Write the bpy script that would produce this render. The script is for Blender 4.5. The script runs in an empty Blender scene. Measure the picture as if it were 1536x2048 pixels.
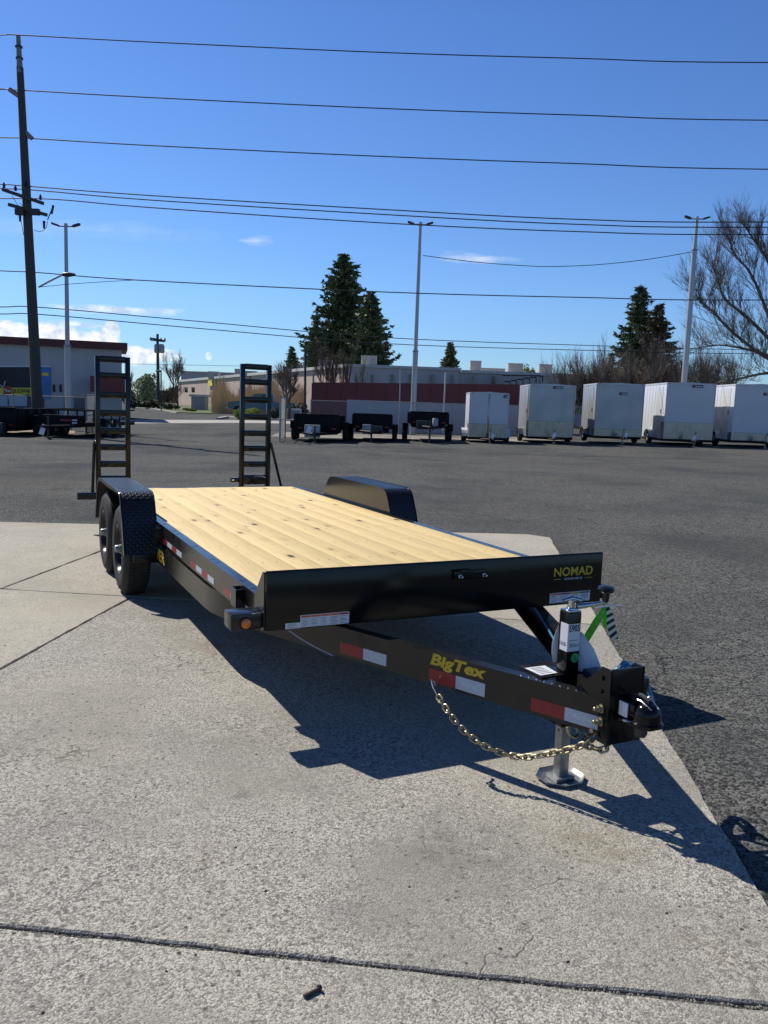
import bpy, bmesh, math, random
import numpy as np
from mathutils import Vector, Matrix

R = math.radians
SC = bpy.context.scene
COL = SC.collection
random.seed(7)

# ------------------------------------------------------------------ camera
F_PX, PITCH, ROLL, CAM_H = 1656.0, 0.1271, 0.0345, 1.6376
W2, H2 = 768.0, 1024.0
cp, sp, cr, sr = math.cos(PITCH), math.sin(PITCH), math.cos(ROLL), math.sin(ROLL)
FWD = Vector((0, cp, -sp)); _up = Vector((0, sp, cp)); _rt = Vector((1, 0, 0))
CR = _rt * cr + _up * sr
CU = -_rt * sr + _up * cr
CAM = Vector((0, 0, CAM_H))
cd = bpy.data.cameras.new('camera'); cam = bpy.data.objects.new('camera', cd); COL.objects.link(cam)
cd.sensor_width = 36; cd.sensor_fit = 'AUTO'; cd.lens = 36 * F_PX / 2048
cd.clip_start = 0.05; cd.clip_end = 3000
cam.matrix_world = Matrix(((CR.x, CU.x, -FWD.x, 0), (CR.y, CU.y, -FWD.y, 0), (CR.z, CU.z, -FWD.z, CAM_H), (0, 0, 0, 1)))
SC.camera = cam

# ------------------------------------------------------------------ light
SUN = Vector((-0.7346 * 0.7071, 0.677 * 0.7071, 0.7071)).normalized()
SUN_EL = math.asin(SUN.z); SUN_AZ = math.atan2(SUN.x, SUN.y)   # from +Y, clockwise
sd = bpy.data.lights.new('sun', 'SUN'); so = bpy.data.objects.new('sun', sd); COL.objects.link(so)
sd.energy = 5.0; sd.angle = R(0.5); sd.color = (1.0, 0.94, 0.84)
so.rotation_euler = SUN.to_track_quat('Z', 'Y').to_euler()
so.location = (-20, 20, 30)
SC.view_settings.view_transform = 'Standard'; SC.view_settings.look = 'None'
SC.view_settings.gamma = 1.0; SC.view_settings.use_curve_mapping = False
SC.view_settings.exposure = 0.1
SC.cycles.caustics_reflective = False; SC.cycles.caustics_refractive = False
SKY_STRENGTH = 0.05

world = bpy.data.worlds.new('World'); SC.world = world; world.use_nodes = True
def px_dir(px, py):
    return FWD + CR * ((px - W2) / F_PX) - CU * ((py - H2) / F_PX)
def build_world():
    nt = world.node_tree; nt.nodes.clear()
    N = nt.nodes.new; L = nt.links.new
    out = N('ShaderNodeOutputWorld'); bg = N('ShaderNodeBackground')
    sky = N('ShaderNodeTexSky'); sky.sky_type = 'NISHITA'; sky.sun_disc = False
    sky.sun_elevation = SUN_EL; sky.sun_rotation = SUN_AZ % (2 * math.pi)
    sky.altitude = 600; sky.air_density = 1.0; sky.dust_density = 0.25; sky.ozone_density = 2.5
    bg.inputs['Strength'].default_value = SKY_STRENGTH
    tc = N('ShaderNodeTexCoord'); sep = N('ShaderNodeSeparateXYZ'); L(tc.outputs['Generated'], sep.inputs[0])
    def m(op, a, b=None, c=None):
        n = N('ShaderNodeMath'); n.operation = op
        for i, v in enumerate((a, b, c)):
            if v is None: continue
            if isinstance(v, (int, float)): n.inputs[i].default_value = v
            else: L(v, n.inputs[i])
        return n.outputs[0]
    yy = m('MAXIMUM', sep.outputs['Y'], 0.02)
    u = m('DIVIDE', sep.outputs['X'], yy); v = m('DIVIDE', sep.outputs['Z'], yy)
    cmb = N('ShaderNodeCombineXYZ'); L(u, cmb.inputs[0]); L(v, cmb.inputs[1])
    def noise(scale, detail, sx=1, sy=1, off=0, rough=.6):
        mp = N('ShaderNodeMapping'); mp.inputs['Scale'].default_value = (sx, sy, 1); mp.inputs['Location'].default_value = (off, off * .7, 0)
        L(cmb.outputs[0], mp.inputs[0])
        n = N('ShaderNodeTexNoise'); n.inputs['Scale'].default_value = scale; n.inputs['Detail'].default_value = detail
        n.inputs['Roughness'].default_value = rough
        L(mp.outputs[0], n.inputs['Vector']); return n.outputs['Fac']
    puff = noise(26, 7, 1, 1.25, 3.1, .55)
    wisp = noise(30, 4, .5, 3.2, 9.7)
    # (px, py, half width px, half height px, weight, puffy?)
    clouds = [(-40, 668, 125, 38, 1.0, 1), (85, 674, 95, 34, 1.0, 1), (180, 686, 70, 24, 1.0, 1), (222, 662, 20, 32, .95, 1),
              (275, 712, 62, 20, .95, 1), (338, 712, 36, 13, .6, 1), (418, 713, 7, 9, .5, 1),
              (235, 620, 160, 10, 1.0, 0), (155, 648, 75, 9, .95, 0), (516, 482, 44, 11, .62, 0), (945, 517, 82, 12, .62, 0),
              (120, 455, 330, 20, .13, 0)]
    tot = None
    for (cx, cy, hw, hh, w, kind) in clouds:
        d0 = px_dir(cx, cy); u0, v0 = d0.x / d0.y, d0.z / d0.y
        du = m('DIVIDE', m('SUBTRACT', u, u0), hw / F_PX)
        dv = m('DIVIDE', m('SUBTRACT', m('ADD', v, m('MULTIPLY', m('SUBTRACT', u, u0), 0.02)), v0), hh / F_PX)
        r = m('SQRT', m('ADD', m('MULTIPLY', du, du), m('MULTIPLY', dv, dv)))
        nz = puff if kind else wisp
        amp = 2.0 if kind else 2.0
        e = m('SUBTRACT', m('ADD', 1.0, m('MULTIPLY', m('SUBTRACT', nz, 0.5), amp)), r)
        e = m('MULTIPLY', e, 3.6 if kind else 0.9)
        n = N('ShaderNodeClamp'); L(e, n.inputs[0]); e = m('MULTIPLY', n.outputs[0], w)
        tot = e if tot is None else m('MAXIMUM', tot, e)
    n = N('ShaderNodeClamp'); L(m('MULTIPLY', tot, m('GREATER_THAN', sep.outputs['Y'], 0.03)), n.inputs[0]); tot = n.outputs[0]
    shade = N('ShaderNodeMix'); shade.data_type = 'RGBA'
    sr_ = N('ShaderNodeMapRange'); sr_.inputs[1].default_value = .38; sr_.inputs[2].default_value = .6; L(noise(42, 5, 1, 1.4, 5.5), sr_.inputs[0]); L(sr_.outputs[0], shade.inputs[0])
    shade.inputs[6].default_value = (11, 13, 16, 1); shade.inputs[7].default_value = (21, 21.3, 21.6, 1)
    # white balance of the sky from horizon to zenith, the same all the way round
    ramp = N('ShaderNodeValToRGB'); cr_ = ramp.color_ramp
    for k, (pos, col) in enumerate(SKY_RAMP):
        el = cr_.elements[k] if k < 2 else cr_.elements.new(pos)
        el.position = pos; el.color = (*[q / 4 for q in col], 1)
    L(m('MAXIMUM', sep.outputs['Z'], 0.0), ramp.inputs[0])
    tint = N('ShaderNodeMix'); tint.data_type = 'RGBA'; tint.blend_type = 'MULTIPLY'; tint.inputs[0].default_value = 1
    L(sky.outputs[0], tint.inputs[6]); L(ramp.outputs[0], tint.inputs[7])
    gain = N('ShaderNodeVectorMath'); gain.operation = 'SCALE'; gain.inputs[3].default_value = 4; L(tint.outputs[2], gain.inputs[0])
    mix = N('ShaderNodeMix'); mix.data_type = 'RGBA'
    L(tot, mix.inputs[0]); L(gain.outputs[0], mix.inputs[6]); L(shade.outputs[2], mix.inputs[7])
    L(mix.outputs[2], bg.inputs['Color']); L(bg.outputs[0], out.inputs[0])
SKY_RAMP = [(0.0, (1.08, 1.5, 2.05)), (0.12, (1.24, 1.72, 2.4)), (0.4, (1.08, 1.6, 2.45)), (0.6, (.72, 1.05, 1.65)), (1.0, (.4, .58, .95))]
build_world()

# ------------------------------------------------------------------ placing helpers
def ground_z(x, y):
    """The yard lies level near the trailer and rises gently towards the back."""
    far = max(0.03, min(0.36, 0.13 + 0.011 * x))
    if y < 12: return 0.0
    if y < 37: return far * (y - 12) / 25
    return far + 0.011 * (min(y, 78) - 37)
ASPH = -0.012
def at(px, py, Y):
    d = px_dir(px, py); return CAM + d * (Y / d.y)
def gr(px, py):
    d = px_dir(px, py); z = 0
    for _ in range(40):
        t = (z - CAM_H) / d.z if d.z < -1e-6 else 1e4
        p = CAM + d * t; z = ground_z(p.x, p.y)
    return p
def zpx(py_top, px, Y): return at(px, py_top, Y).z

# ------------------------------------------------------------------ materials
MATS = {}
def nodes(name):
    mt = bpy.data.materials.new(name); mt.use_nodes = True
    nt = mt.node_tree; b = nt.nodes['Principled BSDF']
    return mt, nt, b
def M(name, col, rough=.5, metal=0., col2=None, scale=6., detail=4., bump=0., bscale=60., spec=.5, coat=0., stretch=None, rvar=0., contrast=(.35, .65), rand=0.):
    """Principled material whose colour wanders between col and col2 and whose relief is a fine noise."""
    if name in MATS: return MATS[name]
    mt, nt, b = nodes(name); N = nt.nodes.new; L = nt.links.new
    tc = N('ShaderNodeTexCoord'); mp = N('ShaderNodeMapping'); L(tc.outputs['Object'], mp.inputs[0])
    if stretch: mp.inputs['Scale'].default_value = stretch
    b.inputs['Roughness'].default_value = rough; b.inputs['Metallic'].default_value = metal
    b.inputs['Specular IOR Level'].default_value = spec; b.inputs['Coat Weight'].default_value = coat
    b.inputs['Coat Roughness'].default_value = .08
    col2 = col2 or tuple(c * .82 for c in col)
    nz = N('ShaderNodeTexNoise'); nz.inputs['Scale'].default_value = scale; nz.inputs['Detail'].default_value = detail
    L(mp.outputs[0], nz.inputs['Vector'])
    rp = N('ShaderNodeMapRange'); rp.inputs[1].default_value = contrast[0]; rp.inputs[2].default_value = contrast[1]; L(nz.outputs['Fac'], rp.inputs[0])
    mx = N('ShaderNodeMix'); mx.data_type = 'RGBA'; L(rp.outputs[0], mx.inputs[0])
    mx.inputs[6].default_value = (*col, 1); mx.inputs[7].default_value = (*col2, 1)
    c = mx.outputs[2]
    if rand:
        oi = N('ShaderNodeObjectInfo'); hs = N('ShaderNodeHueSaturation'); r2 = N('ShaderNodeMapRange')
        r2.inputs[3].default_value = 1 - rand; r2.inputs[4].default_value = 1 + rand
        L(oi.outputs['Random'], r2.inputs[0]); L(r2.outputs[0], hs.inputs['Value']); L(c, hs.inputs['Color']); c = hs.outputs[0]
    L(c, b.inputs['Base Color'])
    if rvar:
        r3 = N('ShaderNodeMapRange'); r3.inputs[3].default_value = max(.02, rough - rvar); r3.inputs[4].default_value = min(1, rough + rvar)
        L(nz.outputs['Fac'], r3.inputs[0]); L(r3.outputs[0], b.inputs['Roughness'])
    if bump:
        n2 = N('ShaderNodeTexNoise'); n2.inputs['Scale'].default_value = bscale; n2.inputs['Detail'].default_value = 3
        L(mp.outputs[0], n2.inputs['Vector'])
        bp = N('ShaderNodeBump'); bp.inputs['Strength'].default_value = bump; bp.inputs['Distance'].default_value = .01
        L(n2.outputs['Fac'], bp.inputs['Height']); L(bp.outputs[0], b.inputs['Normal'])
    MATS[name] = mt; return mt

BLACK = M('black_powder_coat', (.005, .0053, .0057), .14, col2=(.008, .008, .008), scale=3, rvar=.06, bump=.03, bscale=220, spec=.28)
FARBLACK = M('dull_black_paint', (.006, .006, .0065), .6, col2=(.012, .012, .012), scale=3, spec=.12)
BLACKP = M('black_paint_dusty', (.010, .0102, .0105), .2, col2=(.018, .017, .015), scale=9, rvar=.1, bump=.04, bscale=160, spec=.42)
RUBBER = M('tyre_rubber', (.022, .021, .02), .75, col2=(.035, .032, .029), scale=14, bump=.15, bscale=120, spec=.3)
RIM = M('dark_grey_wheel', (.03, .031, .033), .25, .5, scale=8)
CHROME = M('bright_zinc', (.62, .63, .64), .22, 1., col2=(.5, .5, .5), scale=30, rvar=.1)
ZINC = M('galvanised_steel', (.34, .35, .35), .48, .8, col2=(.22, .23, .24), scale=22, rvar=.12)
GOLD = M('yellow_zinc', (.46, .41, .27), .42, 1., col2=(.3, .26, .17), scale=40, rvar=.1)
YEL = M('yellow_decal', (.66, .45, .03), .65, scale=20, col2=(.55, .37, .03))
DECALW = M('white_decal', (.72, .73, .75), .45, scale=30, col2=(.66, .67, .7))
PRINT = M('black_print', (.02, .02, .022), .5)
GREYPRINT = M('grey_print', (.2, .22, .26), .5)
ORANGEP = M('orange_print', (.6, .14, .03), .45)
REDP = M('red_print', (.4, .02, .03), .45)
YELP = M('yellow_print', (.55, .38, .05), .45)
BLUEP = M('blue_print', (.03, .1, .2), .45)
REDTAPE = M('red_reflective_tape', (.3, .012, .018), .35, col2=(.24, .01, .015), scale=60)
WTAPE = M('white_reflective_tape', (.5, .55, .62), .35, col2=(.42, .47, .54), scale=70)
TAPELOGO = M('tape_logo_print', (.72, .76, .82), .35)
AMBER = M('amber_lens', (.75, .2, .02), .18, col2=(.6, .13, .01), scale=40, coat=.5)
PAPER = M('white_paper', (.82, .83, .85), .7, col2=(.76, .77, .8), scale=8)
GREEN = M('green_strap', (.12, .55, .03), .55, col2=(.09, .42, .03), scale=40)
GSTICK = M('green_sticker', (.02, .45, .12), .45, col2=(.02, .36, .1), scale=60)
BLUECABLE = M('blue_cable', (.06, .26, .42), .35, col2=(.05, .2, .35), scale=20)
STEELGREY = M('grey_painted_steel', (.36, .37, .38), .5, .2, scale=4, col2=(.3, .31, .32))
ALU = M('brushed_aluminium', (.2, .2, .205), .22, .95, col2=(.3, .3, .31), scale=3, rvar=.08, stretch=(6, 6, .6))
WHITEP = M('white_trailer_skin', (.6, .61, .63), .28, col2=(.56, .57, .59), scale=1.2, rvar=.1)
SILVERP = M('silver_trailer_skin', (.40, .41, .42), .3, .3, col2=(.35, .36, .37), scale=1.2, rvar=.1)
POLEM = M('galvanised_pole', (.46, .47, .47), .5, .5, scale=2, col2=(.4, .41, .41), stretch=(6, 6, .5))
WOODPOLE = M('tarred_wood', (.05, .043, .036), .8, col2=(.09, .078, .066), scale=10, stretch=(8, 8, .6), bump=.3, bscale=30)
WOODPALE = M('weathered_wood', (.3, .28, .25), .8, col2=(.2, .18, .16), scale=10, stretch=(8, 8, 1))
DARKM = M('dark_metal', (.03, .03, .032), .5)
WIREM = M('cable_black', (.012, .014, .02), .6)
GLASSD = M('dark_glass', (.02, .024, .03), .06, spec=.8)
NEEDLE = M('conifer_needles', (.06, .1, .05), .6, col2=(.14, .18, .075), scale=.5, contrast=(.3, .7))
NEEDLEB = M('brown_needles', (.11, .075, .045), .7, col2=(.08, .085, .04), scale=.6)
BARK = M('tree_bark', (.075, .06, .048), .9, col2=(.12, .1, .085), scale=3)
TWIG = M('bare_twigs', (.13, .105, .085), .9, col2=(.2, .165, .135), scale=2)
TWIGR = M('reddish_twigs', (.1, .062, .045), .9, col2=(.13, .085, .06), scale=2)
TWIGG = M('pale_twigs', (.2, .17, .13), .9, col2=(.27, .23, .17), scale=2)
BLOSSOM = M('spring_blossom', (.4, .42, .25), .8, col2=(.2, .23, .09), scale=1.5)
SHRUBD = M('dark_shrub_leaves', (.02, .035, .012), .7, col2=(.04, .055, .02), scale=2)
SHRUBY = M('lime_shrub_leaves', (.36, .42, .04), .7, col2=(.2, .27, .03), scale=4)
OCHRE = M('ochre_tree_leaves', (.28, .27, .05), .8, col2=(.17, .19, .04), scale=1)
REED = M('dry_reeds', (.62, .47, .27), .9, col2=(.5, .36, .2), scale=.8)
STUCCO = M('pale_stucco', (.5, .475, .455), .85, col2=(.45, .43, .415), scale=.5, bump=.1, bscale=8)
PINKWALL = M('pink_stucco', (.55, .42, .34), .85, col2=(.48, .37, .3), scale=.4, bump=.1, bscale=8)
LAVWALL = M('grey_lavender_stucco', (.5, .47, .46), .85, col2=(.44, .41, .40), scale=.4, bump=.1, bscale=8)
MAROON = M('maroon_paint', (.14, .014, .016), .5, col2=(.11, .012, .013), scale=.8)
REDTRIM = M('red_fascia', (.11, .014, .014), .5, col2=(.085, .012, .012), scale=.8)
ROOFW = M('pale_roof_trim', (.6, .59, .56), .6, scale=1)
HVAC = M('hvac_casing', (.52, .5, .45), .55, col2=(.44, .42, .38), scale=1.5)
CURB = M('kerb_concrete', (.42, .4, .36), .9, col2=(.34, .33, .3), scale=2, bump=.2, bscale=20)
BLUETRUCK = M('teal_truck_paint', (.05, .14, .2), .25, .1, col2=(.045, .12, .18), scale=2, coat=.4)
BLUECAR = M('blue_truck_paint', (.09, .17, .32), .25, .2, coat=.4, scale=2)

def deck_wood():
    mt, nt, b = nodes('pine_deck_board'); N = nt.nodes.new; L = nt.links.new
    tc = N('ShaderNodeTexCoord'); oi = N('ShaderNodeObjectInfo')
    off = N('ShaderNodeVectorMath'); off.operation = 'MULTIPLY_ADD'
    cb = N('ShaderNodeCombineXYZ')
    for i in range(3): L(oi.outputs['Random'], cb.inputs[i])
    L(cb.outputs[0], off.inputs[0]); off.inputs[1].default_value = (17, 31, 7); L(tc.outputs['Object'], off.inputs[2])
    def mapn(scale):
        mp = N('ShaderNodeMapping'); mp.inputs['Scale'].default_value = scale; L(off.outputs[0], mp.inputs[0]); return mp.outputs[0]
    def noise(vec, sc, det=4, rough=.55):
        n = N('ShaderNodeTexNoise'); n.inputs['Scale'].default_value = sc; n.inputs['Detail'].default_value = det; n.inputs['Roughness'].default_value = rough
        L(vec, n.inputs['Vector']); return n.outputs['Fac']
    def rng(v, a, b_, c=0, d=1):
        r = N('ShaderNodeMapRange'); r.inputs[1].default_value = a; r.inputs[2].default_value = b_; r.inputs[3].default_value = c; r.inputs[4].default_value = d
        L(v, r.inputs[0]); return r.outputs[0]
    def mix(f, a, c2):
        x = N('ShaderNodeMix'); x.data_type = 'RGBA'; L(f, x.inputs[0])
        for i, q in ((6, a), (7, c2)):
            if isinstance(q, tuple): x.inputs[i].default_value = (*q, 1)
            else: L(q, x.inputs[i])
        return x.outputs[2]
    fine = noise(mapn((45, 1.3, 1)), 2.2, 5)
    broad = noise(mapn((9, .35, 1)), 1.4, 3)
    c = mix(rng(fine, .3, .7), (.80, .62, .285), (.70, .51, .215))
    c = mix(rng(broad, .5, .78, 0, .55), c, (.58, .41, .2))
    c = mix(rng(noise(mapn((22, .5, 1)), 1.7, 4, .65), .52, .68, 0, .5), c, (.6, .43, .19))
    c = mix(rng(noise(mapn((30, .8, 1)), 2.3, 4, .65), .55, .7, 0, .35), c, (.86, .7, .42))
    # knots: sparse, stretched along the board
    vo = N('ShaderNodeTexVoronoi'); vo.inputs['Scale'].default_value = 1.0; L(mapn((6, 2.6, 1)), vo.inputs['Vector'])
    sel = N('ShaderNodeSeparateColor'); L(vo.outputs['Color'], sel.inputs[0])
    gate = rng(sel.outputs[0], .42, .44)
    kn = rng(vo.outputs['Distance'], .07, .17, 1, 0); halo = rng(vo.outputs['Distance'], .08, .38, 1, 0)
    def mul(a, b_):
        n = N('ShaderNodeMath'); n.operation = 'MULTIPLY'; L(a, n.inputs[0])
        if isinstance(b_, float): n.inputs[1].default_value = b_
        else: L(b_, n.inputs[1])
        return n.outputs[0]
    c = mix(mul(mul(halo, gate), .45), c, (.5, .33, .14))
    c = mix(mul(kn, gate), c, (.035, .018, .008))
    # green treatment tinge and grey scuffs
    c = mix(rng(noise(mapn((1, .6, 1)), 2.6), .55, .8, 0, .35), c, (.68, .58, .27))
    scf = noise(mapn((30, 30, 1)), 1.2, 6, .8)
    c = mix(rng(scf, .64, .7, 0, .6), c, (.36, .25, .13))
    hs = N('ShaderNodeHueSaturation'); L(rng(oi.outputs['Random'], 0, 1, .95, 1.05), hs.inputs['Value']); L(c, hs.inputs['Color'])
    L(hs.outputs[0], b.inputs['Base Color']); b.inputs['Roughness'].default_value = .62
    bp = N('ShaderNodeBump'); bp.inputs['Strength'].default_value = .25; bp.inputs['Distance'].default_value = .004
    L(fine, bp.inputs['Height']); L(bp.outputs[0], b.inputs['Normal'])
    return mt
WOOD = deck_wood()

def paving(name, cols, agg, patch, crack_w, speck, bump, rough=.9, pit=.0, spec=.2, cool=(.84, .83, .8), blot=.75, stains=()):
    """Ground surface: aggregate stones of several tones, wandering patches, hairline cracks, stains and grit."""
    mt, nt, b = nodes(name); N = nt.nodes.new; L = nt.links.new
    tc = N('ShaderNodeTexCoord'); P = tc.outputs['Object']
    def noise(sc, det=4, rough_=.6, w=0.):
        mp = N('ShaderNodeMapping'); mp.inputs['Location'].default_value = (w, w * 1.7, 0); L(P, mp.inputs[0])
        n = N('ShaderNodeTexNoise'); n.inputs['Scale'].default_value = sc; n.inputs['Detail'].default_value = det; n.inputs['Roughness'].default_value = rough_
        L(mp.outputs[0], n.inputs['Vector']); return n
    def rng(v, a, b_, c=0., d=1.):
        r = N('ShaderNodeMapRange'); r.inputs[1].default_value = a; r.inputs[2].default_value = b_; r.inputs[3].default_value = c; r.inputs[4].default_value = d
        L(v, r.inputs[0]); return r.outputs[0]
    def mix(f, a, c2, mode='MIX'):
        x = N('ShaderNodeMix'); x.data_type = 'RGBA'; x.blend_type = mode
        if isinstance(f, float): x.inputs[0].default_value = f
        else: L(f, x.inputs[0])
        for i, q in ((6, a), (7, c2)):
            if isinstance(q, tuple): x.inputs[i].default_value = (*q, 1)
            else: L(q, x.inputs[i])
        return x.outputs[2]
    def math_(op, a, b_):
        n = N('ShaderNodeMath'); n.operation = op
        for i, q in enumerate((a, b_)):
            if isinstance(q, (int, float)): n.inputs[i].default_value = q
            else: L(q, n.inputs[i])
        return n.outputs[0]
    base, dark, light, stain = cols
    v1 = N('ShaderNodeTexVoronoi'); v1.inputs['Scale'].default_value = agg; L(P, v1.inputs['Vector'])
    s1 = N('ShaderNodeSeparateColor'); L(v1.outputs['Color'], s1.inputs[0])
    v2 = N('ShaderNodeTexVoronoi'); v2.inputs['Scale'].default_value = agg * .42; L(P, v2.inputs['Vector'])
    s2 = N('ShaderNodeSeparateColor'); L(v2.outputs['Color'], s2.inputs[0])
    c = mix(rng(s1.outputs[0], .1, .9), dark, light)
    c = mix(speck, base, c)
    rough_patch = rng(noise(patch, 5, .6).outputs['Fac'], .38, .62)
    c = mix(math_('MULTIPLY', rng(s2.outputs[0], .78, .8), math_('MULTIPLY', rough_patch, .7)), c, dark)
    c = mix(math_('MULTIPLY', rng(s2.outputs[1], .9, .92), math_('MULTIPLY', rough_patch, .6)), c, light)
    g = noise(agg * .8, 3, .7, 4.)
    c = mix(rng(g.outputs['Fac'], .6, .72, 0, .55 * speck + .15), c, tuple(q * .35 for q in dark))
    worn = rng(noise(patch * .7, 5, .65, 71.).outputs['Fac'], .44, .66)
    grit = noise(agg * .33, 4, .75, 61.)
    c = mix(math_('MULTIPLY', rng(grit.outputs['Fac'], .56, .66), math_('MULTIPLY', worn, blot)), c, tuple(q * .55 for q in dark))
    c = mix(math_('MULTIPLY', rng(grit.outputs['Fac'], .44, .36), math_('MULTIPLY', worn, blot * .7)), c, light)
    c = mix(rng(noise(patch * .55, 4, .6, 11.).outputs['Fac'], .5, .78, 0, .6), c, stain)
    c = mix(rng(noise(patch * 2.7, 6, .7, 23.).outputs['Fac'], .52, .8, 0, .45), c, tuple(q * .72 for q in base))
    # hairline cracks
    c = mix(rng(noise(patch * .9, 5, .65, 53.).outputs['Fac'], .46, .66, 0, .8), c, tuple(q * f for q, f in zip(base, cool)))
    d = noise(1.6, 4, .6, 31.)
    va = N('ShaderNodeVectorMath'); va.operation = 'MULTIPLY_ADD'; L(d.outputs['Color'], va.inputs[0]); va.inputs[1].default_value = (.9, .9, .9); L(P, va.inputs[2])
    v3 = N('ShaderNodeTexVoronoi'); v3.feature = 'DISTANCE_TO_EDGE'; v3.inputs['Scale'].default_value = .9; L(va.outputs[0], v3.inputs['Vector'])
    ck = math_('MULTIPLY', rng(v3.outputs['Distance'], 0, crack_w, 1, 0), rng(noise(.7, 2, .5, 41.).outputs['Fac'], .52, .6))
    c = mix(math_('MULTIPLY', ck, .45), c, tuple(q * .25 for q in dark))
    if pit:
        v4 = N('ShaderNodeTexVoronoi'); v4.inputs['Scale'].default_value = 9.; L(P, v4.inputs['Vector'])
        s4 = N('ShaderNodeSeparateColor'); L(v4.outputs['Color'], s4.inputs[0])
        pm = math_('MULTIPLY', rng(v4.outputs['Distance'], .04, .085, 1, 0), rng(s4.outputs[0], .8, .81))
        c = mix(math_('MULTIPLY', pm, pit), c, tuple(q * .15 for q in dark))
    if pit:
        v5 = N('ShaderNodeTexVoronoi'); v5.inputs['Scale'].default_value = 30.; L(P, v5.inputs['Vector'])
        s5 = N('ShaderNodeSeparateColor'); L(v5.outputs['Color'], s5.inputs[0])
        p5 = math_('MULTIPLY', rng(v5.outputs['Distance'], .16, .3, 1, 0), rng(s5.outputs[0], .6, .62))
        c = mix(math_('MULTIPLY', p5, math_('MULTIPLY', rng(worn, 0, 1, .35, 1.), blot * .8)), c, tuple(q * .4 for q in dark))
        v6 = N('ShaderNodeTexVoronoi'); v6.feature = 'DISTANCE_TO_EDGE'; v6.inputs['Scale'].default_value = 3.1; L(va.outputs[0], v6.inputs['Vector'])
        hk = math_('MULTIPLY', rng(v6.outputs['Distance'], 0, .014, 1, 0), rng(noise(1.3, 3, .6, 83.).outputs['Fac'], .52, .6))
        c = mix(math_('MULTIPLY', hk, .4), c, dark)
    for (sx, sy, rad, col, amt) in stains:
        vd = N('ShaderNodeVectorMath'); vd.operation = 'DISTANCE'; L(P, vd.inputs[0]); vd.inputs[1].default_value = (sx, sy, 0)
        sm_ = math_('MULTIPLY', rng(vd.outputs['Value'], rad * .25, rad, amt, 0), rng(noise(9., 4, .7, sx * 7).outputs['Fac'], .35, .6))
        c = mix(sm_, c, col)
    L(c, b.inputs['Base Color']); b.inputs['Roughness'].default_value = rough; b.inputs['Specular IOR Level'].default_value = spec
    h = math_('ADD', math_('MULTIPLY', v1.outputs['Distance'], -.6), math_('MULTIPLY', g.outputs['Fac'], .8))
    h = math_('SUBTRACT', h, math_('MULTIPLY', ck, 1.2))
    bp = N('ShaderNodeBump'); bp.inputs['Strength'].default_value = bump; bp.inputs['Distance'].default_value = .008
    L(h, bp.inputs['Height']); L(bp.outputs[0], b.inputs['Normal'])
    return mt
STAINS = (((*gr(430, 1295)[:2], 0.2, (0.22, 0.12, 0.08), 0.55), (*gr(412, 1705)[:2], 0.1, (0.3, 0.2, 0.14), 0.3), (*gr(1190, 1690)[:2], 0.28, (0.2, 0.17, 0.1), 0.45), (*gr(1400, 1900)[:2], 0.2, (0.28, 0.22, 0.15), 0.2), (*gr(940, 1690)[:2], 0.4, (0.16, 0.155, 0.14), 0.45), (*gr(480, 1590)[:2], 0.06, (0.12, 0.12, 0.12), 0.6), (*gr(600, 1450)[:2], 0.35, (0.2, 0.19, 0.16), 0.4), (*gr(120, 1640)[:2], 0.3, (0.17, 0.165, 0.15), 0.45), (*gr(700, 1820)[:2], 0.22, (0.16, 0.155, 0.14), 0.4)))
ROUGHCON = paving('worn_aggregate_concrete', ((.41, .388, .335), (.10, .096, .088), (.58, .552, .485), (.40, .37, .29)), 170, 1.0, .006, .75, .5, pit=.9, cool=(.62, .625, .63), blot=1., stains=STAINS)
SMOOTHCON = paving('smooth_worn_concrete', ((.43, .40, .335), (.24, .23, .2), (.56, .525, .44), (.46, .42, .325)), 150, .9, .006, .5, .4, pit=.9, cool=(.76, .76, .75), blot=.45)
ASPHALT = paving('weathered_asphalt', ((.076, .079, .076), (.017, .018, .019), (.22, .22, .205), (.095, .088, .074)), 80, .3, .012, .8, 1., pit=.0, spec=.05, cool=(.66, .72, .78), blot=.8)

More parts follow.
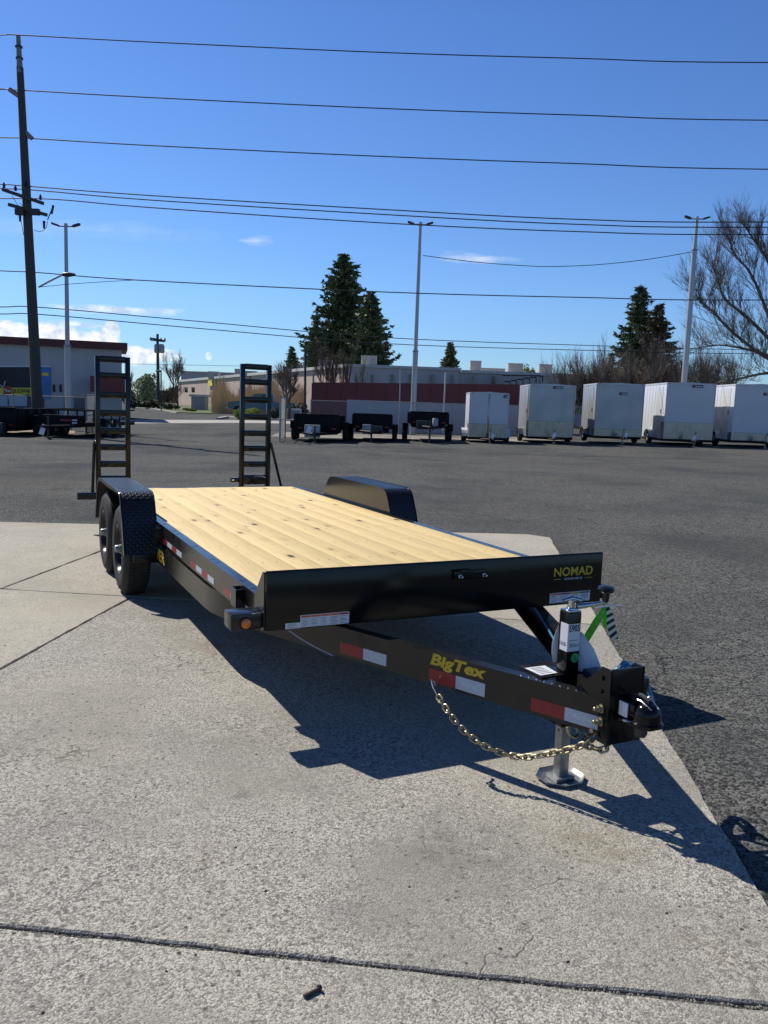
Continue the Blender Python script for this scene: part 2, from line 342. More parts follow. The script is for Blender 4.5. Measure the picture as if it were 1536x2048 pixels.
# ------------------------------------------------------------------ mesh building
class MB:
    def __init__(s): s.v = []; s.f = []; s.flat = set()
    def add(s, vs, fs, mtx=None):
        k = len(s.v)
        s.v += [tuple(mtx @ Vector(p)) if mtx else tuple(p) for p in vs]
        s.f += [tuple(i + k for i in f) for f in fs]
        return s
    def box(s, lo, hi, bev=0., mtx=None, seg=2):
        lo = Vector(lo); hi = Vector(hi)
        vs = [(x, y, z) for x in (lo.x, hi.x) for y in (lo.y, hi.y) for z in (lo.z, hi.z)]
        fs = [(0, 1, 3, 2), (4, 6, 7, 5), (0, 4, 5, 1), (2, 3, 7, 6), (0, 2, 6, 4), (1, 5, 7, 3)]
        if bev <= 0: return s.add(vs, fs, mtx)
        bm = bmesh.new(); bv = [bm.verts.new(p) for p in vs]
        for f in fs: bm.faces.new([bv[i] for i in f])
        bmesh.ops.bevel(bm, geom=list(bm.edges), offset=bev, segments=seg, profile=.5, affect='EDGES')
        bm.verts.index_update(); bm.normal_update(); k0 = len(s.f)
        s.flat.update(k0 + i for i, f in enumerate(bm.faces) if max(abs(c) for c in f.normal) > .999)
        s.add([v.co[:] for v in bm.verts], [[v.index for v in f.verts] for f in bm.faces], mtx); bm.free(); return s
    def prism(s, poly, fn, a, b):
        """poly: 2D outline; fn(u, v, w) -> 3D; extruded from w=a to w=b."""
        n = len(poly)
        vs = [fn(u, v, a) for u, v in poly] + [fn(u, v, b) for u, v in poly]
        fs = [tuple(range(n))[::-1], tuple(range(n, 2 * n))] + [(i, (i + 1) % n, (i + 1) % n + n, i + n) for i in range(n)]
        return s.add(vs, fs)
    def tube(s, path, r, n=8, cap=True):
        path = [Vector(p) for p in path]; m = len(path)
        rs = r if isinstance(r, (list, tuple)) else [r] * m
        vs = []; prev = None
        for i, p in enumerate(path):
            t = (path[min(i + 1, m - 1)] - path[max(i - 1, 0)]).normalized()
            if prev is None:
                prev = t.orthogonal().normalized()
            prev = (prev - t * prev.dot(t))
            prev = prev.normalized() if prev.length > 1e-6 else t.orthogonal().normalized()
            b = t.cross(prev)
            for k in range(n):
                an = 2 * math.pi * k / n
                vs.append(p + (prev * math.cos(an) + b * math.sin(an)) * rs[i])
        fs = [(i * n + k, i * n + (k + 1) % n, (i + 1) * n + (k + 1) % n, (i + 1) * n + k) for i in range(m - 1) for k in range(n)]
        if cap: fs += [tuple(range(n))[::-1], tuple(range((m - 1) * n, m * n))]
        return s.add(vs, fs)
    def lathe(s, prof, o, ax, n=24, closed=False):
        """prof: (r, h) pairs, spun about axis ax through o."""
        o = Vector(o); ax = Vector(ax).normalized(); e1 = ax.orthogonal().normalized(); e2 = ax.cross(e1)
        vs = []; m = len(prof)
        for (r, h) in prof:
            for k in range(n):
                an = 2 * math.pi * k / n
                vs.append(o + ax * h + (e1 * math.cos(an) + e2 * math.sin(an)) * r)
        rng_ = range(m if closed else m - 1)
        fs = [(i * n + k, i * n + (k + 1) % n, ((i + 1) % m) * n + (k + 1) % n, ((i + 1) % m) * n + k) for i in rng_ for k in range(n)]
        if not closed: fs += [tuple(range(n))[::-1], tuple(range((m - 1) * n, m * n))]
        return s.add(vs, fs)
    def mesh(s, name, mat, smooth=True):
        me = bpy.data.meshes.new(name); me.from_pydata(s.v, [], s.f); me.update()
        bm = bmesh.new(); bm.from_mesh(me); bmesh.ops.recalc_face_normals(bm, faces=bm.faces); bm.to_mesh(me); bm.free()
        me.materials.append(mat)
        if smooth:
            me.polygons.foreach_set('use_smooth', [i not in s.flat for i in range(len(me.polygons))]); me.set_sharp_from_angle(angle=R(38))
        return me
    def build(s, name, mat, parent=None, smooth=True):
        return link(name, s.mesh(name, mat, smooth), parent)
    def raw(s, name, mat, parent=None):
        me = bpy.data.meshes.new(name); me.from_pydata(s.v, [], s.f); me.update(); me.materials.append(mat)
        return link(name, me, parent)
def link(name, me, parent=None):
    o = bpy.data.objects.new(name, me); COL.objects.link(o)
    if parent is not None: o.parent = parent
    return o
def tag(o, label=None, cat=None, group=None, kind=None):
    if label: o['label'] = label
    if cat: o['category'] = cat
    if group: o['group'] = group
    if kind: o['kind'] = kind
    return o
def empty(name, loc=(0, 0, 0), rz=0., label=None, cat=None, group=None):
    o = bpy.data.objects.new(name, None); COL.objects.link(o); o.location = loc; o.rotation_euler = (0, 0, rz)
    o.empty_display_size = .2
    return tag(o, label, cat, group)
def copy_tree(o, parent=None):
    c = o.copy(); COL.objects.link(c); c.parent = parent
    for ch in list(o.children): copy_tree(ch, c)
    return c
def boxpart(name, lo, hi, mat, parent=None, bev=0.): return MB().box(lo, hi, bev).build(name, mat, parent)

_font_cache = {}
def lettering(text, origin, uvec, vvec, w, h, mat, parent, name='lettering', shear=0., bold=.0, depth=.0006):
    """Flat lettering fitted into w x h metres, its lower start corner at origin, along uvec with vvec up."""
    cu = bpy.data.curves.new('text', 'FONT'); cu.body = text; cu.extrude = 0; cu.offset = bold; cu.shear = shear; cu.resolution_u = 3
    o = bpy.data.objects.new('text', cu); COL.objects.link(o)
    bpy.context.view_layer.update()
    me = bpy.data.meshes.new_from_object(o.evaluated_get(bpy.context.evaluated_depsgraph_get()))
    bpy.data.objects.remove(o); bpy.data.curves.remove(cu)
    vs = [v.co.copy() for v in me.vertices]
    x0 = min(v.x for v in vs); x1 = max(v.x for v in vs); y0 = min(v.y for v in vs); y1 = max(v.y for v in vs)
    U = Vector(uvec).normalized(); V = Vector(vvec).normalized(); Nn = U.cross(V); O = Vector(origin)
    for v in me.vertices:
        a, b = v.co.x, v.co.y
        v.co = O + U * ((a - x0) / (x1 - x0) * w) + V * ((b - y0) / (y1 - y0) * h) + Nn * depth
    me.name = name; me.materials.clear(); me.materials.append(mat)
    me.polygons.foreach_set('use_smooth', [False] * len(me.polygons)); me.update()
    return link(name, me, parent)

# ================================================================== SETTING
def grid_mesh(xs, ys, zf):
    mb = MB(); nx = len(xs)
    mb.v = [(x, y, zf(x, y)) for y in ys for x in xs]
    mb.f = [(j * nx + i, j * nx + i + 1, (j + 1) * nx + i + 1, (j + 1) * nx + i) for j in range(len(ys) - 1) for i in range(nx - 1)]
    return mb
xs = [-1500, -600, -250, -120] + [-80 + 4 * i for i in range(41)] + [120, 250, 600, 1500]
ys = [-60, -20, -5, 0, 4, 8, 12] + [12 + 2.5 * i for i in range(1, 11)] + [39 + 3 * i for i in range(15)] + [100, 200, 500, 1800]
g = grid_mesh(xs, ys, lambda x, y: ground_z(x, y) + ASPH).build('ground', ASPHALT); tag(g, kind='structure')

# concrete apron: slabs with open joints
E1 = Vector((.103, .9947, 0)); E2 = Vector((-.9947, .103, 0)); EM = Vector((1.643, 5.424, 0))
def slabpt(l, w): return EM + E1 * l + E2 * w
def slab(poly, mat, rnd, jit=.003):
    pts = []
    n = len(poly)
    for i in range(n):
        a = Vector(poly[i]); b = Vector(poly[(i + 1) % n]); m = max(1, int((b - a).length / .035))
        d = (b - a).normalized(); nn = Vector((-d.y, d.x)); wander = 0
        for k in range(m):
            wander = wander * .8 + rnd.uniform(-1, 1) * jit
            q = a + (b - a) * (k / m) + nn * (wander if k else 0)
            pts.append((q.x, q.y))
    def fn(u, v, w):
        p = slabpt(u, v); return (p.x, p.y, w)
    mb = MB(); m = len(pts)
    ins = []
    for i in range(m):
        a = Vector(pts[i - 1]); b = Vector(pts[i]); c = Vector(pts[(i + 1) % m])
        t = (c - a).normalized(); ins.append(b + Vector((-t.y, t.x)) * .006)
    vs = [fn(u, v, -.09) for u, v in pts] + [fn(u, v, -.006) for u, v in pts] + [fn(q.x, q.y, 0) for q in ins]
    fs = [(i, (i + 1) % m, (i + 1) % m + m, i + m) for i in range(m)] + [(i + m, (i + 1) % m + m, (i + 1) % m + 2 * m, i + 2 * m) for i in range(m)] + [tuple(range(2 * m, 3 * m))]
    mb.add(vs, fs)
    return mb.build('concrete_slab', mat, apron, smooth=False)
apron = empty('pavement'); tag(apron, kind='structure')
rs = random.Random(3)
gq = .009
FARL = lambda w: 5.62 - .178 * w
slab([(-3.309, 0), (.9 - gq, 0), (.9 - gq, 3.82 - gq), (-3.309, 3.82 - gq)], ROUGHCON, rs, .0035)
slab([(.9 + gq, 0), (FARL(.25) - .2, 0), (FARL(.3), .28), (FARL(4.97), 4.97 - gq), (.9 + gq, 4.97 - gq)], SMOOTHCON, rs)
slab([(.9 + gq, 4.97 + gq), (FARL(4.97), 4.97 + gq), (FARL(10.), 10.), (.9 + gq, 10.)], SMOOTHCON, rs)
slab([(-3.305, 3.82 + gq), (.9 - gq, 3.82 + gq), (.9 - gq, 10.), (-3.305, 10.)], SMOOTHCON, rs)
slab([(-8.5, 0), (-3.329, 0), (-3.329, 3.82 - gq), (-8.5, 3.82 - gq)], ROUGHCON, rs, .0035)
slab([(-8.5, 3.82 + gq), (-3.335, 3.82 + gq), (-3.335, 10.), (-8.5, 10.)], SMOOTHCON, rs)

def stones(name, n, fn, r0, r1, mat, seed):
    rr = random.Random(seed); mb = MB()
    for _ in range(n):
        p = fn(rr); r = rr.uniform(r0, r1)
        base = [(1, 0, 0), (.3, .9, 0), (-.8, .5, 0), (-.7, -.7, 0), (.4, -.9, 0), (.1, .05, .9)]
        an = rr.uniform(0, 6.28); ca, sa = math.cos(an), math.sin(an)
        vs = []
        for (x, y, z) in base:
            x *= r * rr.uniform(.7, 1.2); y *= r * rr.uniform(.6, 1.1); z *= r * rr.uniform(.5, .9)
            vs.append((p.x + x * ca - y * sa, p.y + x * sa + y * ca, p.z + z - r * .1))
        mb.add(vs, [(0, 1, 5), (1, 2, 5), (2, 3, 5), (3, 4, 5), (4, 0, 5)])
    o = mb.build(name, mat, smooth=False); tag(o, kind='stuff'); return o
DARKSTONE = M('dark_grit', (.03, .03, .029), .9, col2=(.075, .07, .062), scale=60)
GRITM = M('joint_grit', (.12, .115, .1), .9, col2=(.3, .28, .23), scale=70)
def _joint(rr):
    p = slabpt(-3.319 + rr.gauss(0, .008), rr.uniform(-.2, 4.2)); p.z = -.012 + rr.uniform(0, .004); return p
jg = stones('gravel', 1300, _joint, .0015, .0065, GRITM, 5); tag(jg, 'grey grit filling the wide joint of the concrete slabs', 'gravel')
def _scat(rr):
    p = slabpt(rr.uniform(-4.2, 4), rr.uniform(0.05, 6)); p.z = 0.0; return p
sg = stones('gravel', 420, _scat, .003, .0095, DARKSTONE, 6); tag(sg, 'dark loose pebbles scattered over the pale concrete apron', 'gravel')
def _edge(rr):
    p = slabpt(rr.uniform(-3.2, 5.2), -abs(rr.gauss(0, .06)) - .004); p.z = ASPH; return p
eg = stones('gravel', 900, _edge, .003, .012, M('asphalt_crumbs', (.05, .05, .048), .9, col2=(.1, .095, .09), scale=50), 8)
tag(eg, 'crumbled asphalt bits along the edge of the concrete apron', 'gravel')

# street, verge and kerbs behind the yard
def ground_sheet(name, pts, mat, lift, kind='structure'):
    P = [gr(*p) for p in pts]
    mb = MB(); n = len(P)
    mb.add([(p.x, p.y, p.z + lift) for p in P], [tuple(range(n))])
    o = mb.build(name, mat, smooth=False); tag(o, kind=kind); return o
def kerb(name, pts, w, h, mat=None):
    P = [gr(*p) for p in pts]; mb = MB()
    for a, b in zip(P, P[1:]):
        d = Vector((b.x - a.x, b.y - a.y, 0)).normalized(); nn = Vector((-d.y, d.x, 0)) * w / 2
        vs = []
        for q in (a, b):
            for s_ in (-1, 1):
                for z in (-.15, h):
                    vs.append((q.x + nn.x * s_, q.y + nn.y * s_, q.z + z))
        mb.add(vs, [(0, 1, 3, 2), (4, 6, 7, 5), (0, 4, 5, 1), (2, 3, 7, 6), (0, 2, 6, 4), (1, 5, 7, 3)])
    o = mb.build(name, mat or CURB, smooth=False); tag(o, kind='structure'); return o
SIDEW = M('sidewalk_concrete', (.4, .38, .34), .9, col2=(.33, .32, .29), scale=.8, bump=.2, bscale=15)
ground_sheet('sidewalk', [(200, 847), (480, 845.5), (620, 848), (620, 842.5), (480, 840), (200, 839)], SIDEW, -.003)
kerb('kerb', [(437, 838.5), (455, 835), (480, 838), (560, 841.5), (640, 845)], .3, .12)
kerb('kerb', [(270, 815), (310, 819), (355, 826.5)], .3, .1)
ground_sheet('gravel_strip', [(540, 873), (900, 882), (1700, 893), (1700, 884), (900, 873), (560, 864)], M('pale_gravel', (.3, .27, .22), .95, col2=(.2, .18, .15), scale=3, bump=.4, bscale=12), .004)
ground_sheet('gravel_strip', [(-200, 862), (150, 868), (150, 861), (-200, 855)], M('dry_straw_ground', (.36, .27, .15), .95, col2=(.22, .17, .1), scale=3, bump=.4, bscale=12), .004)
SOIL = M('planter_soil', (.09, .075, .055), .95, col2=(.14, .12, .09), scale=2, bump=.3, bscale=10)
ground_sheet('terrain', [(441, 838.2), (456, 835.5), (480, 838.2), (560, 841.5), (622, 844), (640, 829), (480, 829)], SOIL, .08)
GRASSM = M('verge_grass', (.07, .1, .025), .95, col2=(.12, .13, .045), scale=1.5, bump=.4, bscale=20)
ground_sheet('lawn', [(268, 815), (310, 818.8), (352, 825.5), (440, 828), (470, 818), (330, 806), (262, 806)], GRASSM, .05)

exec_parts = []
# ================================================================== EQUIPMENT TRAILER (x = across, y = towards the tail, z = up)
TO = Vector((-.5712, 4.0242, 0)); TRZ = 2.0228 - math.pi / 2
TR = empty('equipment_trailer', TO, TRZ, 'black flatbed equipment trailer with new pine deck and raised ladder ramps', 'trailer')
TM = Matrix.Translation(TO) @ Matrix.Rotation(TRZ, 4, 'Z')
def tw(s_, a, z): return TM @ Vector((s_, a, z))
DW, DL, DZ = 2.115, 5.5, .652

def channel_rail(x_out, sgn, name='side_rail'):
    # C-shaped steel rail: web outside, flanges turned in
    t = .012; fw = .062
    prof = [(0, .503), (fw, .503), (fw, .503 + t), (t, .503 + t), (t, DZ - t), (fw, DZ - t), (fw, DZ), (0, DZ)]
    mb = MB(); mb.prism([(x_out + sgn * u, v) for u, v in prof], lambda u, v, w: (u, w, v), .012, 5.495)
    return mb.build(name, BLACKP, TR)
for x_, sg in ((0, 1), (DW, -1)):
    rl = channel_rail(x_, sg)
# weld ticks on the near rail's top flange
wt = MB()
for a in (.31, .52, 1.07, 1.18, 1.66, 2.21, 2.34, 2.71):
    wt.box((.012, a, DZ - .001), (.046, a + .005, DZ + .0012), .0008)
o = wt.build('weld_marks', BLACK, TR); tag(o, kind='stuff')
MB().box((.012, 5.44, .50), (DW - .012, 5.5, DZ), .004).build('tail_rail', BLACKP, TR)
for k in range(9):
    a = .35 + k * .61
    MB().box((.015, a, .51), (DW - .015, a + .05, .612), .003).build('crossmember', BLACK, TR)
# deck boards
NB = 11; x0, x1 = .066, DW - .066; bw = (x1 - x0) / NB
pm = MB().box((.0012, 0, 0), (bw - .0012, 5.40, .038), .0015).mesh('deck_board', WOOD)
for k in range(NB):
    o = link('deck_board', pm, TR); o.location = (x0 + bw * k, .035, .6145 + random.uniform(-.0008, .0008))
sm = MB()
for k in range(NB):
    for q in range(9):
        for dx in (.05, bw - .05):
            cx, cy = x0 + bw * k + dx + random.uniform(-.006, .006), .375 + q * .61 + random.uniform(-.008, .008)
            sm.lathe([(.006, 0), (.006, .0012), (.003, .0016)], (cx, cy, .652), (0, 0, 1), 6)
o = sm.build('screw', M('bronze_screw', (.34, .25, .13), .5, .3), TR); tag(o, kind='stuff')

# headboard with folded top and end wings
hb = MB()
hb.box((0, -.006, .503), (DW, .006, .800), .002)
hb.tube([(0, .004, .800), (DW, .004, .800)], .0075, 10)
hbo = hb.build('headboard', BLACK, TR)
wing = [(.008, .8), (.035, .798), (.16, .66), (.16, .503), (.008, .503)]
for x_, dx in ((-.009, .010), (DW - .001, .010)):
    MB().prism(wing, lambda u, v, w: (w, u, v), x_, x_ + dx).build('side_wing', BLACKP, TR)
# winch bracket with two bolts
br = MB().box((1.066, -.022, .70), (1.285, -.007, .752), .003)
br.box((1.085, -.075, .752), (1.165, -.007, .760), .002)
bo = br.build('winch_bracket', BLACK, TR)
for bx in (1.10, 1.255):
    MB().lathe([(.012, 0), (.012, .010), (.007, .012), (.007, .034), (.004, .036)], (bx, -.022, .722), (0, -1, 0), 8).build('bolt', CHROME, bo)
# decals on the headboard
def decal(x0_, x1_, z0_, z1_, hdr, ncol, name='warning_label', rows=5, seed=0):
    rr = random.Random(seed)
    pl = MB().box((x0_, -.0075, z0_), (x1_, -.0055, z1_)).build(name, DECALW, TR, smooth=False)
    cw = (x1_ - x0_ - .006) / ncol
    for i in range(ncol):
        if hdr: MB().box((x0_ + .003 + cw * i + .001, -.0082, z1_ - .013), (x0_ + .003 + cw * (i + 1) - .001, -.0076, z1_ - .003)).build('printed_header', hdr[i], pl, smooth=False)
    pr = MB(); top = z1_ - (.016 if hdr else .003); hh = (top - z0_ - .003) / rows
    for i in range(ncol):
        for r_ in range(rows):
            zz = z0_ + .003 + hh * (r_ + .3); xa = x0_ + .003 + cw * i + cw * .1
            pr.box((xa, -.0080, zz), (xa + cw * rr.uniform(.45, .8), -.0076, zz + hh * rr.uniform(.25, .5)))
        if i: pr.box((x0_ + .003 + cw * i - .0006, -.0080, z0_ + .002), (x0_ + .003 + cw * i + .0006, -.0076, top))
    o = pr.build('printed_text', GREYPRINT, pl, smooth=False); tag(o, kind='stuff')
decal(.181, .450, .508, .571, [ORANGEP, ORANGEP, ORANGEP, ORANGEP, REDP], 5, rows=6, seed=1)
decal(.102, .180, .5055, .535, None, 1, rows=5, seed=2)
decal(1.735, 2.033, .518, .578, [ORANGEP, REDP, YELP, BLUEP], 4, rows=4, seed=3)
lettering('NOMAD', (1.756, -.0066, .676), (1, 0, 0), (0, 0, 1), .286, .054, YEL, TR, 'series_lettering', bold=.018)
lettering('SERIES', (1.832, -.0066, .6535), (1, 0, 0), (0, 0, 1), .134, .011, DECALW, TR, 'series_lettering')
for xa, xb in ((1.756, 1.808), (1.985, 2.042)):
    MB().box((xa, -.0076, .6575), (xb, -.0061, .6600)).build('decal_line', YEL, TR, smooth=False)

# tongue: two channels wrapping in from the frame to the coupler
TZ0, TZ1 = .333, .488
def sface(a): return .408 - .436 * a
def beam(mirror):
    f = (lambda s_: 2 * 1.06 - s_) if mirror else (lambda s_: s_)
    path = [(-.009, 3.35), (-.009, 1.25), (-.003, 1.1), (.038, .92), (.10, .74), (sface(.55), .55), (sface(-1.385), -1.385)]
    mb = MB(); t = .06
    sec = [(0, TZ0), (t, TZ0), (t, TZ0 + .010), (.008, TZ0 + .012), (.008, TZ1 - .012), (t, TZ1 - .010), (t, TZ1), (0, TZ1)]
    rings = []
    for i, (s_, a) in enumerate(path):
        p = Vector(path[max(0, i - 1)]); q = Vector(path[min(len(path) - 1, i + 1)])
        d = (q - p).normalized(); nn = Vector((-d.y, d.x))
        if nn.x < 0: nn = -nn
        rings.append([(f(s_ + nn.x * u), a + nn.y * u, z) for u, z in sec])
    n = len(sec); vs = [p for r_ in rings for p in r_]
    fs = [(i * n + k, i * n + (k + 1) % n, (i + 1) * n + (k + 1) % n, (i + 1) * n + k) for i in range(len(rings) - 1) for k in range(n)]
    fs += [tuple(range(n)), tuple(range((len(rings) - 1) * n, len(rings) * n))]
    return mb.add(vs, fs).build('tongue_beam', BLACKP, TR)
beamL = beam(False); beamR = beam(True)
wd = MB()
for k in range(9):
    a = -.98 - k * .035
    wd.lathe([(.006, 0), (.004, .003)], (sface(a) + .022, a, TZ1), (0, 0, 1), 6)
o = wd.build('weld_spots', CHROME, TR); tag(o, kind='stuff')
TD = Vector((.436, -1, 0)).normalized()     # forward along the near tongue beam
TN = Vector((-1, -.436, 0)).normalized()    # out of its face
def bpt(a, z, off=.0): return Vector((sface(a), a, z)) + TN * off
def tape(a0, a1, z0, z1, mat, name):
    mb = MB(); vs = [bpt(a, z, d) for d in (.0, .0014) for a in (a0, a1) for z in (z0, z1)]
    mb.add(vs, [(0, 1, 3, 2), (4, 6, 7, 5), (0, 4, 5, 1), (2, 3, 7, 6), (0, 2, 6, 4), (1, 5, 7, 3)])
    return mb.build(name, mat, TR, smooth=False)
for (a0, am, a1, z0, z1) in ((.0, -.149, -.291, .352, .411), (-.538, -.681, -.83, .347, .409), (-1.05, -1.198, -1.34, .352, .410)):
    tape(a0, am, z0, z1, REDTAPE, 'red_tape')
    wt_ = tape(am - .0005, a1, z0, z1, WTAPE, 'white_tape')
    lettering('BigTex', bpt(am - .035, z0 + .020, .0016), TD, (0, 0, 1), .085, .022, TAPELOGO, wt_, 'tape_lettering', shear=.2, depth=.0004)
lettering('BigTex', bpt(-.543, .412, .0016), TD, (0, 0, 1), .318, .074, YEL, TR, 'brand_lettering', shear=.2, bold=.042)

# reflective tape along the near side rail, stake pockets
def rtape(a0, a1, mat, name, z0=.520, z1=.555):
    return MB().box((-.0018, a1, z0), (.0002, a0, z1)).build(name, mat, TR, smooth=False)
for (a0, a1) in ((2.62, 1.95), (1.66, 1.03), (.80, .20)):
    st = (a0 - a1) / 4
    for k in range(4):
        rtape(a0 - st * k, a0 - st * (k + 1) + .001, REDTAPE if k % 2 == 0 else WTAPE, 'red_tape' if k % 2 == 0 else 'white_tape')
lettering('VER', (-.0096, 2.86, .355), (0, -1, 0), (0, 0, 1), .34, .095, YEL, TR, 'brand_lettering', bold=.03)
def pocket(a, x_out, sg):
    mb = MB()
    for lo, hi in (((0, 0, 0), (.052, .006, .10)), ((0, .094, 0), (.052, .1, .10)), ((.046, .006, 0), (.052, .094, .10))):
        xa, xb = sorted((x_out + sg * lo[0], x_out + sg * hi[0]))
        mb.box((xa, a + lo[1], .538 + lo[2]), (xb, a + hi[1], .538 + hi[2]))
    mb.build('stake_pocket', BLACK, TR)
for a in (.36, 2.62): pocket(a, -.001, -1); pocket(a, DW + .001, 1)
# marker lamps
def marker(xa, xb, lampx):
    bx = MB().box((xa, .018, .512), (xb, .15, .594), .006).build('lamp_bracket', BLACKP, TR)
    MB().lathe([(.031, 0), (.031, .010), (.026, .012)], (lampx, .018, .548), (0, -1, 0), 24).build('lamp_ring', BLACK, bx)
    MB().lathe([(.0255, .010), (.024, .018), (.015, .023), (.001, .025)], (lampx, .018, .548), (0, -1, 0), 24).build('lamp_lens', AMBER, bx)
marker(-.172, -.010, -.098); marker(DW + .01, DW + .075, DW + .045)

# axles, wheels and fenders
AX = (3.24, 4.17); RW = .378
def wheel(a, x_out, sg):
    # sg: direction from wheel's outer face inwards (+1 near side, -1 far side)
    e = empty('wheel', (x_out, a, RW)); e.parent = TR
    ax = (sg, 0, 0)
    prof = [(.212, .012), (.222, .004), (.245, .0), (.30, -.004), (.335, .004), (.352, .018), (RW - .012, .03), (RW - .003, .045), (RW, .11), (RW - .003, .175), (RW - .012, .19), (.35, .205), (.30, .22), (.222, .212), (.212, .2)]
    MB().lathe(prof, (0, 0, 0), ax, 56, closed=True).build('tyre', RUBBER, e)
    tr = MB()
    for k in range(72):
        an = 2 * math.pi * k / 72
        for (h0, h1, sh) in ((.036, .07, .5), (.078, .106, 0), (.114, .142, .5), (.15, .184, 0)):
            b = an + sh * 2 * math.pi / 72
            m_ = Matrix.Rotation(b, 4, 'X')
            tr.box((sg * h0, -.0125, RW - .008), (sg * h1, .0125, RW + .0045), 0, m_)
    o = tr.raw('tread', RUBBER, e); tag(o, kind='stuff')
    sw = MB()
    for r_ in (.262, .31, .33):
        sw.lathe([(r_ - .003, -.002 if r_ < .32 else .002), (r_, -.0065 if r_ < .32 else -.001), (r_ + .003, -.002 if r_ < .32 else .002)], (0, 0, 0), ax, 48)
    # rim: barrel, recessed disc with slots, hub
    rimp = [(.208, .012), (.214, .002), (.205, .0), (.196, .012), (.186, .05), (.168, .058), (.15, .05), (.105, .045), (.075, .06), (.07, .06), (.07, .075), (.208, .09)]
    MB().lathe(rimp, (0, 0, 0), ax, 40, closed=True).build('rim', RIM, e)
    for k in range(8):
        an = 2 * math.pi * k / 8 + .2
        MB().lathe([(.009, 0), (.009, .016), (.005, .022)], (sg * .05, math.cos(an) * .085, math.sin(an) * .085), (-sg, 0, 0), 6).build('lug_nut', CHROME, e)
    MB().lathe([(.036, .07), (.036, .012), (.031, .008), (.031, -.018), (.027, -.024), (.008, -.026)], (0, 0, 0), ax, 20).build('hub_cap', ZINC, e)
    return e
for a in AX:
    wheel(a, -.255, 1); wheel(a, DW + .255, -1)
    MB().tube([(-.1, a, RW), (DW + .1, a, RW)], .038, 12).build('axle', BLACK, TR)
for x_ in (.03, DW - .09):
    for a in AX:
        MB().tube([(x_ + .03, a - .4, .50), (x_ + .03, a - .2, .45), (x_ + .03, a, .42), (x_ + .03, a + .2, .45), (x_ + .03, a + .4, .50)], .024, 6).build('leaf_spring', BLACK, TR)
def tread_plate():
    mt, nt, b = nodes('black_tread_plate'); N = nt.nodes.new; L = nt.links.new
    b.inputs['Base Color'].default_value = (.009, .0095, .011, 1); b.inputs['Roughness'].default_value = .3; b.inputs['Specular IOR Level'].default_value = .5
    tc = N('ShaderNodeTexCoord'); sp_ = N('ShaderNodeSeparateXYZ'); L(tc.outputs['UV'], sp_.inputs[0])
    def m(op, a, b_=None):
        n = N('ShaderNodeMath'); n.operation = op
        for i, q in enumerate((a, b_)):
            if q is None: continue
            if isinstance(q, (int, float)): n.inputs[i].default_value = q
            else: L(q, n.inputs[i])
        return n.outputs[0]
    def bars(dirx):
        p = m('ADD', sp_.outputs[0], sp_.outputs[1]) if dirx else m('SUBTRACT', sp_.outputs[0], sp_.outputs[1])
        q = m('SUBTRACT', sp_.outputs[0], sp_.outputs[1]) if dirx else m('ADD', sp_.outputs[0], sp_.outputs[1])
        fp = m('ABSOLUTE', m('SUBTRACT', m('FRACT', m('ADD', m('MULTIPLY', p, 19.), 0 if dirx else .5)), .5))
        fq = m('ABSOLUTE', m('SUBTRACT', m('FRACT', m('ADD', m('MULTIPLY', q, 19.), 0 if dirx else .5)), .5))
        return m('MULTIPLY', m('MAXIMUM', m('SUBTRACT', 1.0, m('MULTIPLY', fp, 5.0)), 0.0), m('MINIMUM', m('MAXIMUM', m('MULTIPLY', m('SUBTRACT', .42, fq), 6.0), 0.0), 1.0))
    h = m('MAXIMUM', bars(True), bars(False))
    bp = N('ShaderNodeBump'); bp.inputs['Strength'].default_value = .45; bp.inputs['Distance'].default_value = .006
    L(h, bp.inputs['Height']); L(bp.outputs[0], b.inputs['Normal'])
    return mt
TREADPLATE = tread_plate()
FPROF = [(2.80, .40), (2.86, .54), (2.915, .67), (2.985, .80), (3.02, .845), (3.07, .868), (3.14, .876), (3.7, .876), (4.32, .874), (4.40, .862), (4.46, .83), (4.52, .75), (4.60, .60), (4.66, .45)]
